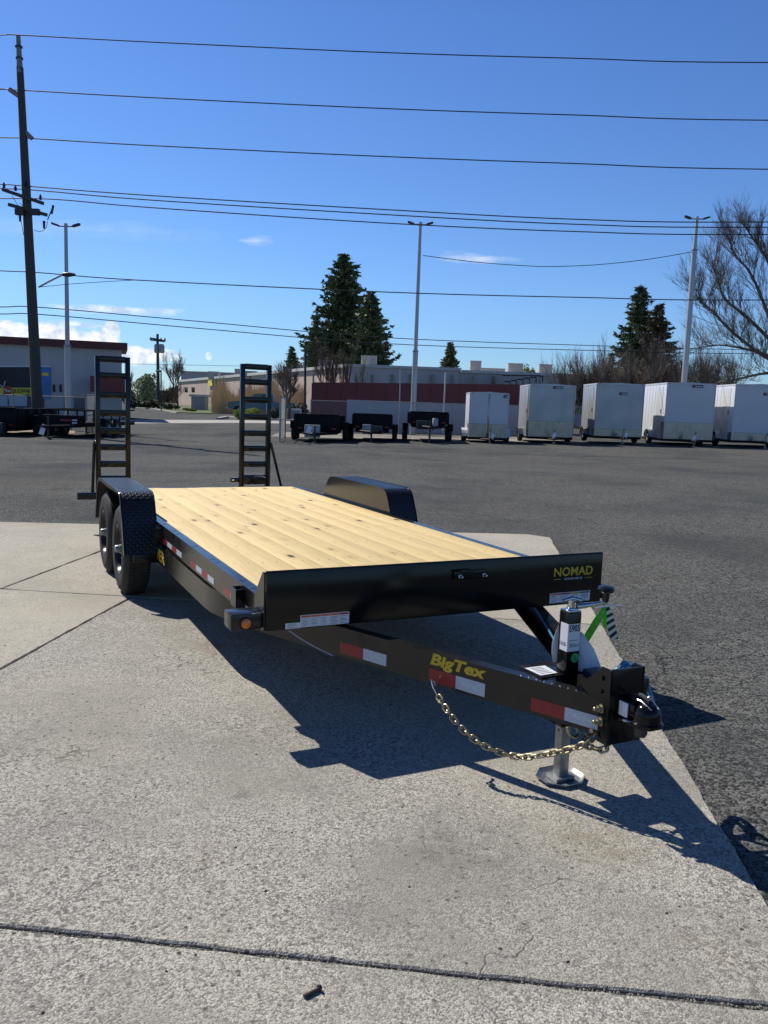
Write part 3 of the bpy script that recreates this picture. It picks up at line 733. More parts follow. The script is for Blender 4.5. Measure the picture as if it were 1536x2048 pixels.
def fender(xi, xo, sg):
    e = empty('fender', (0, 0, 0)); e.parent = TR
    # rolled tread plate, 5 mm thick, with a turned-down outer lip
    mb = MB(); vs = []; n = len(FPROF)
    for (a, z) in FPROF: vs.append((xi, a, z)); vs.append((xo, a, z))
    cx, cz = 3.72, .2
    for (a, z) in FPROF:
        d = Vector((a - cx, z - cz)).normalized() * .006
        vs.append((xi, a - d.x, z - d.y)); vs.append((xo, a - d.x, z - d.y))
    fs = []
    for i in range(n - 1):
        j = 2 * i; fs.append((j, j + 1, j + 3, j + 2)); k = 2 * n + j; fs.append((k, k + 2, k + 3, k + 1))
        fs.append((j, j + 2, k + 2, k)); fs.append((j + 1, k + 1, k + 3, j + 3))
    fs += [(0, 2 * n, 2 * n + 1, 1), (2 * n - 2, 2 * n - 1, 4 * n - 1, 4 * n - 2)]
    o = mb.add(vs, fs).build('tread_plate', TREADPLATE, e)
    me = o.data; uv = me.uv_layers.new(name='UVMap'); cum = [0]
    for i in range(1, n): cum.append(cum[-1] + math.hypot(FPROF[i][0] - FPROF[i - 1][0], FPROF[i][1] - FPROF[i - 1][1]))
    for lp in me.loops:
        vi = lp.vertex_index; k = (vi % (2 * n)) // 2
        uv.data[lp.index].uv = (me.vertices[vi].co.x, cum[k])
    lip = []
    for (a, z) in FPROF:
        d = Vector((a - cx, z - cz)).normalized(); lip.append((a - d.x * .03, z - d.y * .03))
    mb = MB(); vs = []
    for (a, z), (a2, z2) in zip(FPROF, lip):
        for x_ in (xo - sg * .001, xo + sg * .005): vs += [(x_, a, z), (x_, a2, z2)]
    fs = []
    for i in range(n - 1):
        b = 4 * i; q = b + 4
        fs += [(b, b + 1, q + 1, q), (b + 2, q + 2, q + 3, b + 3), (b, q, q + 2, b + 2), (b + 1, b + 3, q + 3, q + 1)]
    fs += [(0, 2, 3, 1), (4 * n - 4, 4 * n - 3, 4 * n - 1, 4 * n - 2)]
    mb.add(vs, fs).build('fender_lip', BLACK, e)
    mb = MB().tube([(xo, a, z) for a, z in FPROF], .006, 8); mb.build('edge_bead', BLACK, e)
    # inner side plate between deck and fender top
    pl = [(a, z) for a, z in FPROF if z > .64]
    poly = [(2.905, .655)] + [p for p in pl] + [(4.575, .655)]
    xa, xb = sorted((xi + sg * .002, xi - sg * .004))
    MB().prism(poly, lambda u, v, w: (w, u, v), xa, xb).build('side_plate', BLACK, e)
    return e
fender(.0, -.265, -1); fender(DW, DW + .265, 1)
MB().box((-.20, 2.80, .33), (.0, 2.92, .40), .004).build('fender_bracket', BLACK, TR)
MB().box((-.17, 2.90, .40), (.0, 2.94, .62), .004).build('fender_bracket', BLACK, TR)
# beaver tail: the last 1.2 m of the deck slopes down to the ramps
TA, TZ = 6.70, .415
def tz(a): return DZ + (TZ - DZ) * (a - 5.5) / (TA - 5.5)
for x_, sg in ((0, 1), (DW, -1)):
    xa, xb = sorted((x_, x_ + sg * .062))
    mb = MB(); mb.prism([(5.497, DZ - .149), (5.497, DZ), (TA, TZ), (TA, TZ - .10)], lambda u, v, w: (w, u, v), xa, xb); mb.build('tail_side_rail', BLACKP, TR)
slope = math.atan2(TZ - DZ, TA - 5.5)
for k in range(NB):
    o = link('deck_board', TAILB, TR) if k else None
    if o is None:
        TAILB = MB().box((.0012, 0, 0), (bw - .0012, 1.19, .038), .0015).mesh('deck_board', WOOD); o = link('deck_board', TAILB, TR)
    o.location = (x0 + bw * k, 5.508, DZ - .042); o.rotation_euler = (slope, 0, 0)
MB().box((-.24, 6.70, .385), (DW + .24, 6.76, .470), .006).build('tail_tube', BLACK, TR)
def ramp(xa, xb, brace_side):
    e = empty('ramp', (0, 0, 0)); e.parent = TR
    ya, yb = 6.775, 6.84
    for x_ in (xa, xb - .057):
        MB().box((x_, ya, .42), (x_ + .057, yb, 2.122), .004).build('ramp_rail', BLACK, e)
    rz = (2.089, 1.892, 1.661, 1.438, 1.223, 1.022, .814, .613)
    for i, z in enumerate(rz):
        rg = MB(); hh = .076 if i < 7 else .125; zb = z - hh / 2 if i < 7 else z - .068
        rg.box((xa + .057, ya + .004, zb), (xb - .057, ya + .012, zb + hh), .002)
        rg.box((xa + .057, ya + .0125, zb + hh - .009), (xb - .057, ya + .06, zb + hh), .002)
        rg.build('rung', BLACK, e)
    xe = xb if brace_side > 0 else xa
    MB().tube([(xe + brace_side * .014, ya + .03, 1.085), (xe + brace_side * (.20 if brace_side > 0 else .04), ya + .06, .42)], .018, 6).build('brace', BLACK, e)
    MB().tube([(xe - .01 * brace_side, ya + .03, 1.085), (xe + .024 * brace_side, ya + .03, 1.085)], .016, 8).build('brace_pivot', CHROME if brace_side < 0 else BLACK, e)
    MB().tube([(xa - .02, ya + .03, .43), (xb + .02, ya + .03, .43)], .024, 10).build('hinge_pipe', BLACK, e)
    return e
ramp(-.014, .397, -1)
rp2 = ramp(1.791, 2.208, 1)
lk = MB().box((1.672, 6.76, .577), (1.793, 6.83, .634), .004).build('spring_assist', BLACK, TR)
MB().lathe([(.019, 0), (.019, .012), (.01, .02)], (1.695, 6.76, .608), (0, -1, 0), 10).build('bolt', CHROME, lk)
MB().tube([(1.985, 6.768, .655), (2.08, 6.76, .66), (2.14, 6.766, .637)], .010, 6).build('latch_pin', CHROME, rp2)

# jack
jk = empty('jack', (1.057, -1.04, 0)); jk.parent = TR
h = .034
MB().box((-h, -h, .42), (h, h, .776), .004, seg=2).build('outer_tube', BLACK, jk)
MB().box((-h + .002, -h + .002, .777), (h - .002, h - .002, .783), .001).build('top_cap', CHROME, jk)
MB().box((-.025, -.025, .018), (.025, .025, .42), .004).build('drop_leg', ZINC, jk)
MB().lathe([(.007, 0), (.007, .002)], (-.0245, .0, .13), (-1, 0, 0), 10).build('pin_hole', DARKM, jk)
MB().lathe([(.007, 0), (.007, .002)], (-.0245, .0, .235), (-1, 0, 0), 10).build('pin_hole', DARKM, jk)
pad = []
for k in range(8):
    an = math.pi / 8 + k * math.pi / 4
    pad.append((math.cos(an) * .115, math.sin(an) * .105))
pb = MB()
ring = [(u * .80, v * .80, .004) for u, v in pad] + [(u * .86, v * .86, .006) for u, v in pad] + [(u, v, .020) for u, v in pad] + [(u * 1.01, v * 1.01, .016) for u, v in pad] + [(u * .86, v * .86, -.001) for u, v in pad]
fs = [tuple(range(8))]
for j in range(4): fs += [(j * 8 + k, j * 8 + (k + 1) % 8, (j + 1) * 8 + (k + 1) % 8, (j + 1) * 8 + k) for k in range(8)]
fs += [tuple(range(32, 40))]
pb.add(ring, fs).build('foot_plate', ZINC, jk)
MB().box((-.05, -.04, .004), (.05, .04, .022), .003).build('foot_socket', ZINC, jk)
cg = MB().lathe([(.024, .783), (.022, .79), (.016, .792), (.016, .815), (.02, .817), (.02, .826), (.008, .83)], (0, 0, 0), (0, 0, 1), 16)
cg.build('crank_socket', CHROME, jk)
MB().tube([(-.035, .01, .822), (.0, -.004, .834), (.04, -.012, .822)], .011, 10).build('crank_pin', CHROME, jk)
MB().tube([(.012, -.022, .800), (.05, -.030, .803), (.10, -.038, .808), (.155, -.040, .815)], [.013, .013, .008, .008], 10).build('crank_handle', CHROME, jk)
kb = MB().lathe([(.006, -.006), (.014, .0), (.016, .02), (.018, .036), (.034, .046), (.038, .056), (.034, .066), (.018, .072)], (.155, -.040, .815), (0, 0, 1), 20)
kb.build('crank_knob', M('black_plastic', (.012, .012, .013), .25), jk)
# stickers on the jack
st = MB().box((-.032, -h - .0012, .603), (h - .004, -h + .0002, .726)).build('stock_label', DECALW, jk, smooth=False)
st2 = MB().box((-h - .0012, -h + .004, .603), (-h + .0002, .018, .726)).build('stock_label', DECALW, jk, smooth=False)
cn = MB().tube([(-h + .0025, -h + .0025, .603), (-h + .0025, -h + .0025, .726)], .0040, 12); cn.build('stock_label', DECALW, jk)
lettering('5905', (-.031, -h - .0014, .690), (1, 0, 0), (0, 0, 1), .058, .032, PRINT, st, bold=.03, depth=.0003)
lettering('20022A-4', (-.026, -h - .0014, .622), (1, 0, 0), (0, 0, 1), .052, .017, PRINT, st, depth=.0003)
lettering('16EB-', (-h - .0014, .016, .625), (0, -1, 0), (0, 0, 1), .045, .017, PRINT, st2, depth=.0003)
lettering('2025 trailer', (-.018, -h - .0014, .664), (1, 0, 0), (0, 0, 1), .03, .006, GREYPRINT, st, depth=.0003) if False else None
MB().box((-.03, -h - .0018, .651), (.022, -h - .0013, .654)).build('printed_rule', GREYPRINT, st, smooth=False)
gs = MB().lathe([(.021, 0), (.021, .0014)], (.010, -h, .572), (0, -1, 0), 24).build('round_sticker', GSTICK, jk)
lettering('A', (.005, -h - .0016, .564), (1, 0, 0), (0, 0, 1), .011, .016, PRINT, gs, depth=.0003)

# coupler: channel with holes, gussets, cast coupler and hardware
cpl = empty('coupler', (1.06, -1.37, 0)); cpl.parent = TR
def holed_flange(x_, name):
    # upright plate with five holes cut through: built from strips round square-ish holes
    mb = MB(); ya, yb = -.045, .012; hz = [.352, .405, .46, .53, .585]; r_ = .010
    zs = [.318] + [q for z in hz for q in (z - r_, z + r_)] + [.628]
    t = .010
    for i in range(0, len(zs), 2): mb.box((x_, ya, zs[i]), (x_ + t, yb, zs[i + 1]))
    for z in hz:
        mb.box((x_, ya, z - r_), (x_ + t, -.014, z + r_)); mb.box((x_, .004, z - r_), (x_ + t, yb, z + r_))
    return mb.build(name, BLACK, cpl, smooth=False)
holed_flange(-.088, 'channel_flange'); holed_flange(.078, 'channel_flange')
MB().box((-.077, -.045, .318), (.077, -.035, .628), .002).build('channel_web', BLACK, cpl)
MB().box((-.077, -.0345, .604), (.077, .011, .612), .001).build('channel_web', BLACK, cpl)
for x_ in (-.086, .078):
    MB().prism([(.013, .49), (.013, .622), (.17, .489)], lambda u, v, w: (w, u, v), x_, x_ + .008).build('gusset', BLACK, cpl)
body = MB()
secs = [(-.04, .050, .432, .527), (-.06, .047, .435, .523), (-.10, .042, .445, .520), (-.14, .046, .452, .518)]
rings = []
for (y, w, z0, z1) in secs:
    zc, zh = (z0 + z1) / 2, (z1 - z0) / 2
    rings.append([(math.copysign(abs(math.cos(t)) ** .45, math.cos(t)) * w, y, zc + math.copysign(abs(math.sin(t)) ** .45, math.sin(t)) * zh) for t in [2 * math.pi * k / 20 for k in range(20)]])
vs = [p for r_ in rings for p in r_]
fs = [(i * 20 + k, i * 20 + (k + 1) % 20, (i + 1) * 20 + (k + 1) % 20, (i + 1) * 20 + k) for i in range(len(rings) - 1) for k in range(20)] + [tuple(range(20)), tuple(range(60, 80))]
body.add(vs, fs).build('coupler_arm', BLACK, cpl)
MB().lathe([(.062, 0), (.062, .008), (.054, .014), (.052, .045), (.046, .066), (.032, .080), (.012, .086)], (0, -.165, .442), (0, 0, 1), 28).build('ball_socket', BLACK, cpl)
MB().prism([(.058, -.046), (.058, -.165), (.05, -.19), (.03, -.215), (-.03, -.215), (-.05, -.19), (-.058, -.165), (-.058, -.046)], lambda u, v, w: (u, v, w), .434, .441).build('coupler_flange', BLACK, cpl)
MB().box((-.0500, -.108, .452), (-.0440, -.060, .510), .001).build('data_label', DECALW, cpl)
lt = MB().tube([(.0, -.07, .535), (.0, -.13, .545), (.0, -.175, .536)], [.008, .010, .007], 8); lt.build('latch_lever', DARKM, cpl)
for dx in (-.018, .018):
    MB().tube([(dx, -.085, .524), (dx * 1.3, -.15, .534), (dx, -.205, .512)], .0042, 6).build('latch_spring', CHROME, cpl)
MB().lathe([(.011, 0), (.011, .012), (.006, .016)], (.012, -.16, .536), (0, 0, 1), 8).build('latch_nut', CHROME, cpl)
MB().tube([(-.06, -.10, .446), (-.045, -.13, .440), (-.052, -.165, .440)], .006, 6).build('latch_clip', CHROME, cpl)
MB().lathe([(.026, 0), (.028, .04), (.022, .052)], (.0, -.135, .434), (0, 0, -1), 16).build('ball_clamp', DARKM, cpl)
for z in (.46, .405):
    MB().lathe([(.020, 0), (.020, .004), (.015, .005), (.015, .018), (.009, .019), (.009, .034), (.006, .037)], (-.088, -.004, z), (-1, .15, 0), 8).build('bolt', GOLD, cpl)
    MB().lathe([(.018, 0), (.018, .014)], (.088, -.004, z), (1, 0, 0), 6).build('bolt', GOLD, cpl)
# tongue tray, brake box and plug behind the jack
MB().box((.905, -1.06, .488), (1.20, -.88, .497), .001).build('tongue_plate', BLACKP, TR)
dl = MB()
vs = [Vector(p) for p in ((.905, -.935, .500), (1.015, -.935, .500), (1.005, -1.04, .500), (.912, -1.045, .500))]
dl.add([v for v in vs] + [v + Vector((0, 0, .001)) for v in vs], [(0, 3, 2, 1), (4, 5, 6, 7), (0, 1, 5, 4), (1, 2, 6, 5), (2, 3, 7, 6), (3, 0, 4, 7)])
dlo = dl.build('tongue_label', DECALW, TR, smooth=False)
pr = MB()
for k in range(5): pr.box((.925, -.95 - k * .018, .5012), (.985, -.956 - k * .018, .5016))
o = pr.build('printed_text', GREYPRINT, dlo, smooth=False); tag(o, kind='stuff')
MB().box((1.10, -1.20, .49), (1.19, -1.09, .525), .006).build('breakaway_box', M('dark_blue_plastic', (.02, .035, .06), .35), TR)
MB().box((1.12, -1.30, .505), (1.16, -1.22, .545), .004).build('breakaway_box', DARKM, TR)
MB().lathe([(.02, 0), (.024, .02), (.024, .07), (.018, .09)], (1.185, -1.36, .475), (.1, -.1, 1), 14).build('wiring_plug', M('black_plastic', (.012, .012, .013), .25), TR)
def smooth_path(P, n=8):
    P = [Vector(p) for p in P]; out = []
    for i in range(len(P) - 1):
        p0 = P[max(i - 1, 0)]; p1 = P[i]; p2 = P[i + 1]; p3 = P[min(i + 2, len(P) - 1)]
        for k in range(n):
            t = k / n
            out.append(.5 * ((2 * p1) + (p2 - p0) * t + (2 * p0 - 5 * p1 + 4 * p2 - p3) * t * t + (3 * p1 - p0 - 3 * p2 + p3) * t ** 3))
    out.append(P[-1]); return out
MB().tube(smooth_path([(1.19, -1.22, .47), (1.21, -1.215, .53), (1.255, -1.21, .555), (1.31, -1.21, .50), (1.345, -1.21, .43), (1.335, -1.25, .37), (1.26, -1.32, .38), (1.19, -1.36, .46)]), .0115, 10).build('wiring_cable', BLUECABLE, TR)
MB().tube(smooth_path([(1.18, -1.19, .46), (1.21, -1.19, .54), (1.29, -1.19, .54), (1.375, -1.19, .46), (1.395, -1.22, .38), (1.34, -1.29, .34), (1.25, -1.35, .37), (1.19, -1.37, .46)]), .0115, 10).build('wiring_cable', BLUECABLE, TR)
for q_, dz_ in ((.02, .0), (-.02, .015)):  # two coils added to fill out the cable bundle's shadow on the asphalt
    MB().tube(smooth_path([(1.18, -1.20, .46 + dz_), (1.215, -1.20, .535 + dz_), (1.27 + q_, -1.20, .55 + dz_), (1.345 + q_, -1.2, .475), (1.365 + q_, -1.22, .40), (1.30 + q_, -1.29, .36), (1.22, -1.33, .39)]), .0105, 10).build('wiring_cable', BLUECABLE, TR)
def rfi(a): return 2 * 1.06 - sface(a)   # far beam's face
MB().tube(smooth_path([(rfi(.1) - .075, .1, .50), (rfi(-.2) - .072, -.2, .475), (rfi(-.5) - .072, -.5, .44), (rfi(-.75) - .07, -.75, .47), (rfi(-.95) - .075, -.95, .50)]), .006, 8).build('wiring_cable', BLUECABLE, TR)
MB().tube(smooth_path([(.13, .02, .49), (.20, -.02, .44), (.27, -.06, .40), (.33, -.09, .37)]), .004, 6).build('sun_glint_rod', STEELGREY, TR)  # sunlight glint modelled as a thin grey rod, not a wire

# safety chain: separate interlocked links sharing one mesh
def link_mesh(pitch, r):
    hw = pitch * .36; P = []
    for k in range(9):
        an = -math.pi / 2 + math.pi * k / 8; P.append((hw * math.cos(an) * 1.0, 0, pitch * .30 + hw * math.sin(an) * 1.0))
    half = [(x, z) for x, _, z in P]
    path = []
    for k in range(10):
        an = math.pi * k / 9; path.append((math.cos(an) * hw, 0, pitch * .33 + math.sin(an) * hw))
    for k in range(10):
        an = math.pi + math.pi * k / 9; path.append((math.cos(an) * hw, 0, -pitch * .33 + math.sin(an) * hw))
    n = 6; m_ = len(path); vs = []
    for i in range(m_):
        t = (Vector(path[(i + 1) % m_]) - Vector(path[i - 1])).normalized(); e1 = Vector((0, 1, 0)); e2 = t.cross(e1)
        for k in range(n):
            an = 2 * math.pi * k / n; vs.append(Vector(path[i]) + (e1 * math.cos(an) + e2 * math.sin(an)) * r)
    fs = [(i * n + k, i * n + (k + 1) % n, ((i + 1) % m_) * n + (k + 1) % n, ((i + 1) % m_) * n + k) for i in range(m_) for k in range(n)]
    return MB().add(vs, fs).mesh('chain_link', GOLD)
PITCH_L = .032
LM = link_mesh(PITCH_L, .0046)
def chain(P, name='safety_chain'):
    e = empty(name, (0, 0, 0)); e.parent = TR
    pts = smooth_path(P, 24); d = [0]
    for a, b in zip(pts, pts[1:]): d.append(d[-1] + (b - a).length)
    k = 0; s_ = 0; i = 0
    while s_ < d[-1]:
        while d[i + 1] < s_: i += 1
        f = (s_ - d[i]) / max(1e-9, d[i + 1] - d[i]); p = pts[i].lerp(pts[i + 1], f); t = (pts[i + 1] - pts[i]).normalized()
        o = link('chain_link', LM, e)
        q = t.to_track_quat('Z', 'Y').to_matrix().to_4x4()
        o.matrix_local = Matrix.Translation(p) @ q @ Matrix.Rotation(R(45) + (math.pi / 2) * (k % 2) + random.uniform(-.25, .25), 4, 'Z')
        s_ += PITCH_L; k += 1
    return e
c1 = chain([(1.02, -1.30, .325), (.963, -1.30, .283), (.90, -1.20, .215), (.825, -1.055, .147), (.72, -.95, .165), (.662, -.85, .208), (.628, -.76, .268), (.622, -.665, .315)])
MB().tube(smooth_path([(.622, -.665, .318), (.618, -.63, .345), (.625, -.600, .368), (.640, -.595, .360), (.645, -.605, .345)]), .006, 8).build('chain_hook', CHROME, c1)
c2 = chain([(1.10, -1.31, .32), (1.07, -1.33, .285), (1.03, -1.335, .262), (.99, -1.315, .268), (1.0, -1.25, .255), (1.06, -1.2, .262), (1.10, -1.15, .30), (1.12, -1.12, .33)])
MB().lathe([(.016, 0), (.016, .008), (.009, .009), (.009, .03)], (1.0, -1.31, .345), (-1, -.4, 0), 8).build('chain_bolt', GOLD, TR)
MB().tube(smooth_path([(.93, -1.22, .33), (.94, -1.225, .30), (.965, -1.235, .285), (.985, -1.23, .30), (.98, -1.215, .325)]), .007, 8).build('chain_hook', GOLD, c2)
MB().box((.95, -1.16, .30), (1.17, -1.0, .333), .003).build('tongue_gusset', BLACK, TR)

# things hung on the trailer
def hung(name, label, cat):
    e = empty(name, TO, TRZ, label, cat); return e
pt = hung('paper_tag', 'folded white paperwork hung behind the black jack post', 'paper')
def sheet(P, nm, mat, par, th=.0012):
    P = [Vector(p) for p in P]; n = (P[1] - P[0]).cross(P[2] - P[0]).normalized() * th
    mb = MB(); k = len(P); mb.add(P + [p + n for p in P], [tuple(range(k))[::-1], tuple(range(k, 2 * k))] + [(i, (i + 1) % k, (i + 1) % k + k, i + k) for i in range(k)])
    return mb.build(nm, mat, par, smooth=False)
sheet([(1.035, -.99, .70), (1.024, -.985, .67), (1.012, -.98, .62), (1.012, -.98, .57), (1.022, -.985, .53), (1.06, -.985, .53), (1.06, -.985, .70)], 'paper_sheet', PAPER, pt)
sheet([(1.085, -1.0, .70), (1.13, -1.04, .67), (1.175, -1.07, .60), (1.215, -1.085, .508), (1.155, -1.08, .493), (1.085, -1.02, .50)], 'paper_sheet', PAPER, pt)
gsx = hung('green_strap', 'bright green webbing strap tied to the jack crank handle', 'strap')
def ribbon(P, w, mat, par, nm, tw_=0.):
    pts = smooth_path(P, 8); vs = []; fs = []; n = len(pts)
    for i, p in enumerate(pts):
        t = (pts[min(i + 1, n - 1)] - pts[max(i - 1, 0)]).normalized(); an = .5 + tw_ * i / n
        side = (Vector((math.cos(an), -math.sin(an), 0)) - t * t.dot(Vector((math.cos(an), -math.sin(an), 0)))).normalized() * w / 2 * (.35 + .65 * min(1, i / (n * .35)))
        nn = side.cross(t).normalized() * .0008
        vs += [p - side - nn, p + side - nn, p + side + nn, p - side + nn]
    for i in range(n - 1):
        for k in range(4): fs.append((i * 4 + k, i * 4 + (k + 1) % 4, (i + 1) * 4 + (k + 1) % 4, (i + 1) * 4 + k))
    fs += [(0, 3, 2, 1), (4 * n - 4, 4 * n - 3, 4 * n - 2, 4 * n - 1)]
    return MB().add(vs, fs).build(nm, mat, par)
ribbon([(1.212, -1.08, .80), (1.19, -1.085, .765), (1.165, -1.06, .69), (1.14, -1.03, .61), (1.125, -.995, .55)], .034, GREEN, gsx, 'strap_webbing')
ribbon([(1.214, -1.076, .80), (1.222, -1.07, .745), (1.232, -1.065, .69)], .018, GREEN, gsx, 'strap_webbing', 1.)
zr = hung('striped_ribbon', 'black and white striped ribbon dangling from the jack crank handle', 'ribbon')
def stripes():
    mt, nt, b = nodes('striped_ribbon'); N = nt.nodes.new; L = nt.links.new
    tc = N('ShaderNodeTexCoord'); w = N('ShaderNodeTexWave'); w.wave_type = 'BANDS'; w.bands_direction = 'DIAGONAL'; w.inputs['Scale'].default_value = 19; w.inputs['Distortion'].default_value = .5
    mp = N('ShaderNodeMapping'); mp.inputs['Rotation'].default_value = (.4, .8, .2); L(tc.outputs['Object'], mp.inputs[0]); L(mp.outputs[0], w.inputs['Vector'])
    r = N('ShaderNodeValToRGB'); r.color_ramp.interpolation = 'CONSTANT'; r.color_ramp.elements[0].color = (.03, .04, .04, 1); r.color_ramp.elements[1].position = .5; r.color_ramp.elements[1].color = (.7, .72, .68, 1)
    L(w.outputs['Fac'], r.inputs[0]); L(r.outputs[0], b.inputs['Base Color']); b.inputs['Roughness'].default_value = .4; return mt
ribbon([(1.216, -1.08, .80), (1.236, -1.082, .755), (1.252, -1.085, .70), (1.275, -1.085, .64)], .036, stripes(), zr, 'ribbon_strip', .4)
MB().tube([(1.15, -1.095, .797), (1.21, -1.10, .800), (1.262, -1.105, .801)], .0035, 6).build('tie_end', PAPER, zr)

# loose bolt on the concrete
bp_ = gr(626, 1988)
lb = empty('loose_bolt', (bp_.x, bp_.y, .0), R(40), 'rusty black bolt lying loose on the pale concrete', 'bolt')
RUST = M('rusty_bolt', (.03, .025, .022), .7, col2=(.06, .04, .03), scale=80)
MB().tube([(-.030, 0, .0062), (.018, 0, .0062)], .0062, 10).build('bolt_shank', RUST, lb)
MB().lathe([(.0095, 0), (.0095, .007), (.007, .009)], (.018, 0, .009), (1, 0, 0), 6).build('bolt_head', RUST, lb)

# ================================================================== BACKGROUND
def chain_fabric(mb, A, B, z0f, z1f, pitch=.11, r=.0035):
    """Diagonal wires of a chain-link fabric between two points; z0f/z1f give bottom and top height at fraction t."""
    A = Vector(A); B = Vector(B); L_ = (Vector((B.x, B.y)) - Vector((A.x, A.y))).length; H_ = z1f(0) - z0f(0)
    d = Vector((B.x - A.x, B.y - A.y, 0)) / L_; nn = Vector((-d.y, d.x, 0))
    for sgn in (1, -1):
        k = -H_
        while k < L_:
            # wire: starts at bottom at position k (sgn=1) running up with slope 1
            s0, s1 = max(k, 0), min(k + H_, L_)
            if s1 > s0:
                h0, h1 = s0 - k, s1 - k
                if sgn < 0: h0, h1 = H_ - h0, H_ - h1
                pts = []
                for s_, hh in ((s0, h0), (s1, h1)):
                    t = s_ / L_; base = A + d * s_; pts.append(Vector((base.x, base.y, z0f(t) + hh)) + nn * .004 * sgn)
                t_ = (pts[1] - pts[0]).normalized(); e1 = nn * r; e2 = t_.cross(nn) * r
                vs = [p + e for p in pts for e in (e1, e2 - e1 * .5, -e2 - e1 * .5)]
                mb.add(vs, [(0, 1, 4, 3), (1, 2, 5, 4), (2, 0, 3, 5)])
            k += pitch
    return mb
def fence(label, A, B, h, step=3.0):
    A = Vector(A); B = Vector(B)
    e = empty('chain_link_fence', (A.x, A.y, A.z), 0, label, 'fence')
    def loc(p): return Vector(p) - A
    n = max(1, round((B - A).length / step))
    for i in range(n + 1):
        p = A.lerp(B, i / n); z = ground_z(p.x, p.y)
        MB().tube([loc((p.x, p.y, z - .2)), loc((p.x, p.y, z + h + .05))], .030, 8).build('fence_post', ZINC, e)
    MB().tube([loc((A.x, A.y, ground_z(A.x, A.y) + h)), loc((B.x, B.y, ground_z(B.x, B.y) + h))], .021, 8).build('top_rail', ZINC, e)
    za, zb = ground_z(A.x, A.y), ground_z(B.x, B.y)
    mb = MB(); chain_fabric(mb, (0, 0, 0), (B.x - A.x, B.y - A.y, 0), lambda t: (zb - za) * t + .05, lambda t: (zb - za) * t + h)
    o = mb.raw('chain_link_fabric', ZINC, e); tag(o, kind='stuff')
    return e
def pt2(px, Y):
    p = at(px, 800, Y); return Vector((p.x, p.y, ground_z(p.x, p.y)))
FH = 1.66
fence('galvanised chain link fence in front of the tyre shop', pt2(-140, 34.5), pt2(184, 36.5), 1.53)
fence('galvanised chain link fence behind the row of trailers, facing the maroon screen', pt2(622, 41), pt2(1720, 45.5), FH)
def gate_leaf(label, A, B, h):
    A = Vector(A); B = Vector(B); e = empty('fence_gate', (A.x, A.y, A.z), 0, label, 'gate')
    d = B - A; d.z = 0
    for k in (0, 1):
        p = d * k; MB().tube([(p.x, p.y, .02), (p.x, p.y, h + .06)], .04, 8).build('gate_post', ZINC, e)
    for z in (.08, h * .5, h): MB().tube([(0, 0, z), (d.x, d.y, z)], .02, 8).build('gate_rail', ZINC, e)
    mb = MB(); chain_fabric(mb, (0, 0, 0), (d.x, d.y, 0), lambda t: .08, lambda t: h)
    o = mb.raw('chain_link_fabric', ZINC, e); tag(o, kind='stuff')
gate_leaf('open chain link gate leaf beside the tall ladder ramp over the fender', pt2(172, 34.2), pt2(197, 37.5), FH)
gate_leaf('open chain link gate leaf seen edge on beside the black dump trailers', pt2(561, 33.0), pt2(571, 36.3), FH + .1)

# ---------------------------------------------------------------- light poles and utility poles
def lamp_head(o_, d, e):
    # shoebox head on the end of an arm
    o_ = Vector(o_); d = Vector(d).normalized(); s_ = Vector((-d.y, d.x, 0))
    hb_ = MB()
    q = [(-.04, .06), (.04, .11), (.26, .11), (.30, .07)]
    top = [o_ + d * a + s_ * b + Vector((0, 0, .10 + a * .3)) for a, b in q] + [o_ + d * a - s_ * b + Vector((0, 0, .10 + a * .3)) for a, b in q[::-1]]
    bot = [p - Vector((0, 0, .08)) for p in top]
    n = len(top); hb_.add(top + bot, [tuple(range(n)), tuple(range(n, 2 * n))[::-1]] + [(i, (i + 1) % n, (i + 1) % n + n, i + n) for i in range(n)])
    hb_.build('lamp_head', DARKM, e)
def light_pole(label, bx, by, bz, h, joint, arm=.34):
    e = empty('light_pole', (bx, by, bz), 0, label, 'light pole', 'twin headed light poles of the yard')
    MB().tube([(0, 0, 0), (0, 0, joint)], [.155, .135], 10).build('lower_shaft', POLEM, e)
    MB().tube([(0, 0, joint), (0, 0, h)], [.105, .075], 10).build('upper_shaft', POLEM, e)
    MB().lathe([(.15, 0), (.16, .03), (.15, .08)], (0, 0, joint - .04), (0, 0, 1), 12).build('joint_collar', ZINC, e)
    MB().tube([(-arm, 0, h - .12), (arm, 0, h - .12)], .035, 8).build('cross_arm', POLEM, e)
    for s_ in (-1, 1): lamp_head((s_ * arm, 0, h - .16), (s_, 0, 0), e)
    return e
for lab, px, py_t, px_b, Y, jy in (
        ('galvanised twin headed light pole in front of the pale tyre shop wall', 131.5, 447, 141, 38.5, 692),
        ('galvanised twin headed light pole standing before the maroon screen', 841, 444, 826.5, 43, 703),
        ('galvanised twin headed light pole rising behind the white cargo trailers', 1394.5, 433, 1371, 44, 500)):
    base = pt2(px_b, Y); top = at(px, py_t, Y).z; h = top - base.z
    # keep the pole plumb: place it under its head
    p = at(px, py_t, Y); light_pole(lab, p.x, p.y, base.z, h, at(px, jy, Y).z - base.z)

